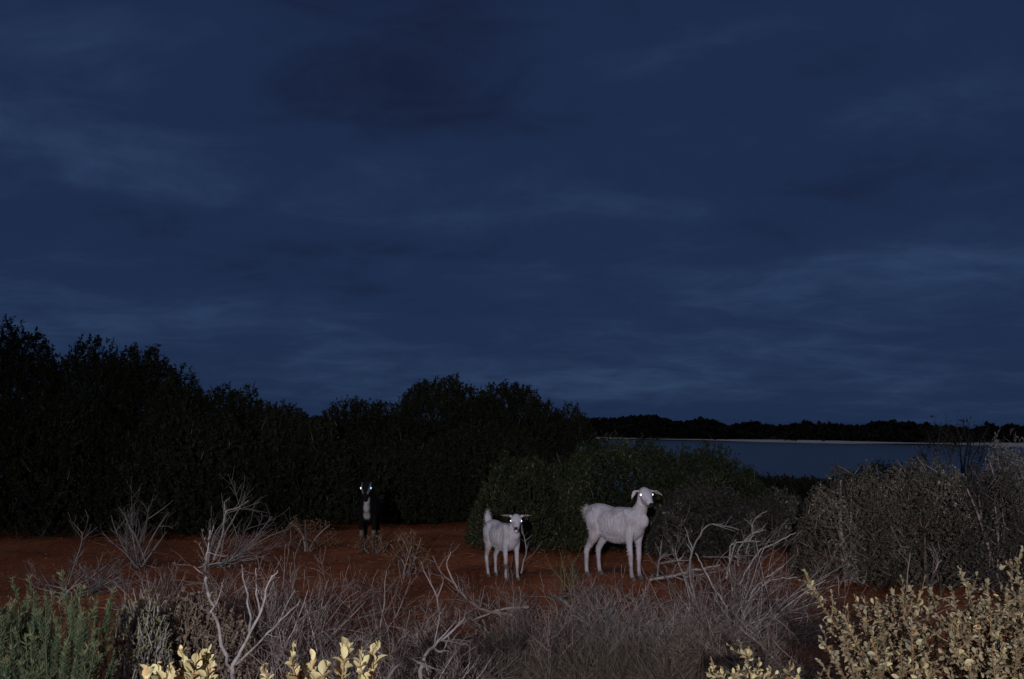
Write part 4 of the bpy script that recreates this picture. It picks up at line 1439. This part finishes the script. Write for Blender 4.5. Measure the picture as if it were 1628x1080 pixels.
    hv = np.stack([p - sd * 0.0022, p + sd * 0.0022, p + fd * ln[:, None]], 1).reshape(-1, 3)
    hc = np.repeat(np.concatenate([c[pick] * rng.uniform(.72, 1.1, (n, 1)), np.ones((n, 1))], 1), 3, 0)
    ho = link('coat_hair', mesh('coat_hair', hv, np.arange(n * 3).reshape(n, 3), M['coat'], None, False, hc), root)
    ho['kind'] = 'stuff'
    for (fx, fy) in feet:            # cloven hooves
        pv, pf = [], []
        for k in (-1, 1):
            a, ff = shell([(fx - .004, fy + k * .0115, .044), (fx + .004, fy + k * .012, .022), (fx + .012, fy + k * .0125, .010)], [(.010, .018), (.0125, .022), (.0125, .024)], 10, 2)
            a[:, 2] = np.maximum(a[:, 2], 0.0)
            pf += [tuple(int(i) + len(pv) for i in q) for q in ff]
            pv += a.tolist()
        hm = bpy.data.meshes.new('hoof')
        hm.from_pydata(pv, [], pf)
        hm.materials.append(M['hoof'])
        link('hoof', hm, root)
    for i, sy in enumerate((1, -1)):
        ev_, ef_ = shell([(-.002, 0, 0), (.002, 0, 0)], [eye_r, eye_r], 14, 2)
        em = bpy.data.meshes.new('eye')
        em.from_pydata(ev_.tolist(), [], ef_)
        em.materials.append(M[eyes[i]])
        em.polygons.foreach_set('use_smooth', np.ones(len(em.polygons), dtype=bool))
        eo = link('eye', em, root)
        eo.location = hd((.079, sy * .0525, .027))
    if horns:
        for sy in (-1, 1):
            v_, f_ = shell([hd((.01, sy * .022, .060)), hd((-.03, sy * .032, .10)), hd((-.085, sy * .050, .12)), hd((-.14, sy * .07, .115))], [.013, .012, .009, .003], 10)
            hm = bpy.data.meshes.new('horn')
            hm.from_pydata(v_.tolist(), [], f_)
            hm.materials.append(M['horn'])
            link('horn', hm, root)
    return root


def white_coat(co, hl, dz):
    n = len(co)
    c = np.tile(np.array([0.70, 0.665, 0.715]), (n, 1))
    c = c * (1 + .18 * (hl[:, 0] > -.5))[:, None]
    nose = smooth((hl[:, 0] - .212) / .012) * (hl[:, 2] < 0.02)
    c = c * (1 - nose[:, None]) + np.array([.03, .025, .028]) * nose[:, None]
    mouth = smooth((hl[:, 0] - .17) / .01) * (np.abs(hl[:, 2] + .035) < .008)
    c = c * (1 - .8 * mouth[:, None])
    th = np.exp(-((co[:, 0] - .40) ** 2 / .003 + (co[:, 2] - .80) ** 2 / .004 + co[:, 1] ** 2 / .002)) * (hl[:, 0] < .03)
    c = c * (1 - .6 * th[:, None]) + np.array([.38, .18, .17]) * .6 * th[:, None]
    er = smooth((hl[:, 1] - .075) / .05) * (hl[:, 2] < .025)
    c = c * (1 - .55 * er[:, None])
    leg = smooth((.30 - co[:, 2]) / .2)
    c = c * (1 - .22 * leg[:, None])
    t = smooth((-co[:, 0] - .38) / .05)[:, None]
    return c * (1 - t) + np.array([.60, .53, .44]) * t


def kid_coat(co, hl, dz):
    c = white_coat(co, hl, dz)
    m_ = smooth((hl[:, 0] - .185) / .02) * (np.abs(hl[:, 1]) < .02)
    c = c * (1 - m_[:, None]) + np.array([.03, .025, .03]) * m_[:, None]
    ea = smooth((np.abs(hl[:, 1]) - .06) / .03)[:, None]
    c = c * (1 - ea) + np.array([.38, .31, .26]) * ea
    kn = smooth((.05 - np.abs(co[:, 2] - .20)) / .03) * (co[:, 0] > .1) * (co[:, 1] < 0) * (hl[:, 0] < 0)
    return c * (1 - .75 * kn[:, None])


def dark_coat(co, hl, dz):
    n = len(co)
    c = np.tile(np.array([0.012, 0.011, 0.011]), (n, 1))
    # pale stripe down each side of the face, through the eye
    yc = .052 - smooth((hl[:, 0] - .06) / .13) * .028
    st = np.exp(-((np.abs(hl[:, 1]) - yc) / .0075) ** 2) * (hl[:, 0] > .0) * (hl[:, 0] < .165) * (hl[:, 2] > -.04)
    c = c * (1 - st[:, None]) + np.array([.34, .31, .29]) * st[:, None]
    bib = smooth((co[:, 0] - .285) / .05) * (hl[:, 0] < -.05) * smooth((co[:, 2] - .42) / .05) * smooth((.885 - co[:, 2]) / .03) * smooth((.052 - np.abs(co[:, 1]) - .004 * np.sin(co[:, 2] * 60)) / .03)
    c = c * (1 - bib[:, None]) + np.array([.50, .47, .46]) * bib[:, None]
    kn = (co[:, 0] > .1) * smooth((.05 - np.abs(co[:, 2] - .26)) / .03)
    lg = (co[:, 0] > .1) * smooth((.30 - co[:, 2]) / .06)
    c = c * (1 - lg[:, None]) + np.array([.11, .105, .10]) * lg[:, None]
    return c * (1 - kn[:, None]) + np.array([.26, .24, .21]) * kn[:, None]


def place(u, d):
    x, y = X(u, d), d
    return (x, y, gzf(x, y))


goat('goat', 'tall white goat standing side on with its head turned to the camera', place(979, 10.1), math.radians(-43), 0.935, math.radians(-34), math.radians(20), white_coat,
     ('eye_white', 'eye_white'), tail='out', ears=(.022, .045), ear_len=(1.7, .45), pose=(.0, .02, .01, -.04), leg=1.07, neck_up=-.02, horns=False, head=1.10, group='goats')
goat('goat', 'small white kid goat facing the camera with its tail raised', place(799, 10.35), math.radians(-58), 0.745, math.radians(-33), math.radians(24), kid_coat,
     ('eye_violet', 'eye_violet'), tail='up', ears=(-.02, -.02), pose=(.03, -.01, .0, .06), neck_up=-.10, leg=1.08, slim=1.0, head=1.2, ear_len=(1.35, 1.35), eye_r=.014, group='goats')
goat('goat', 'dark goat with pale face stripes and pale chest before the black shrubs', place(589, 12.7), math.radians(-88), 0.93, math.radians(-2), math.radians(42), dark_coat,
     ('eye_blue', 'eye_white'), tail='out', ears=(.05, .05), eye_r=.016, pose=(.02, -.02, .0, .0), group='goats')
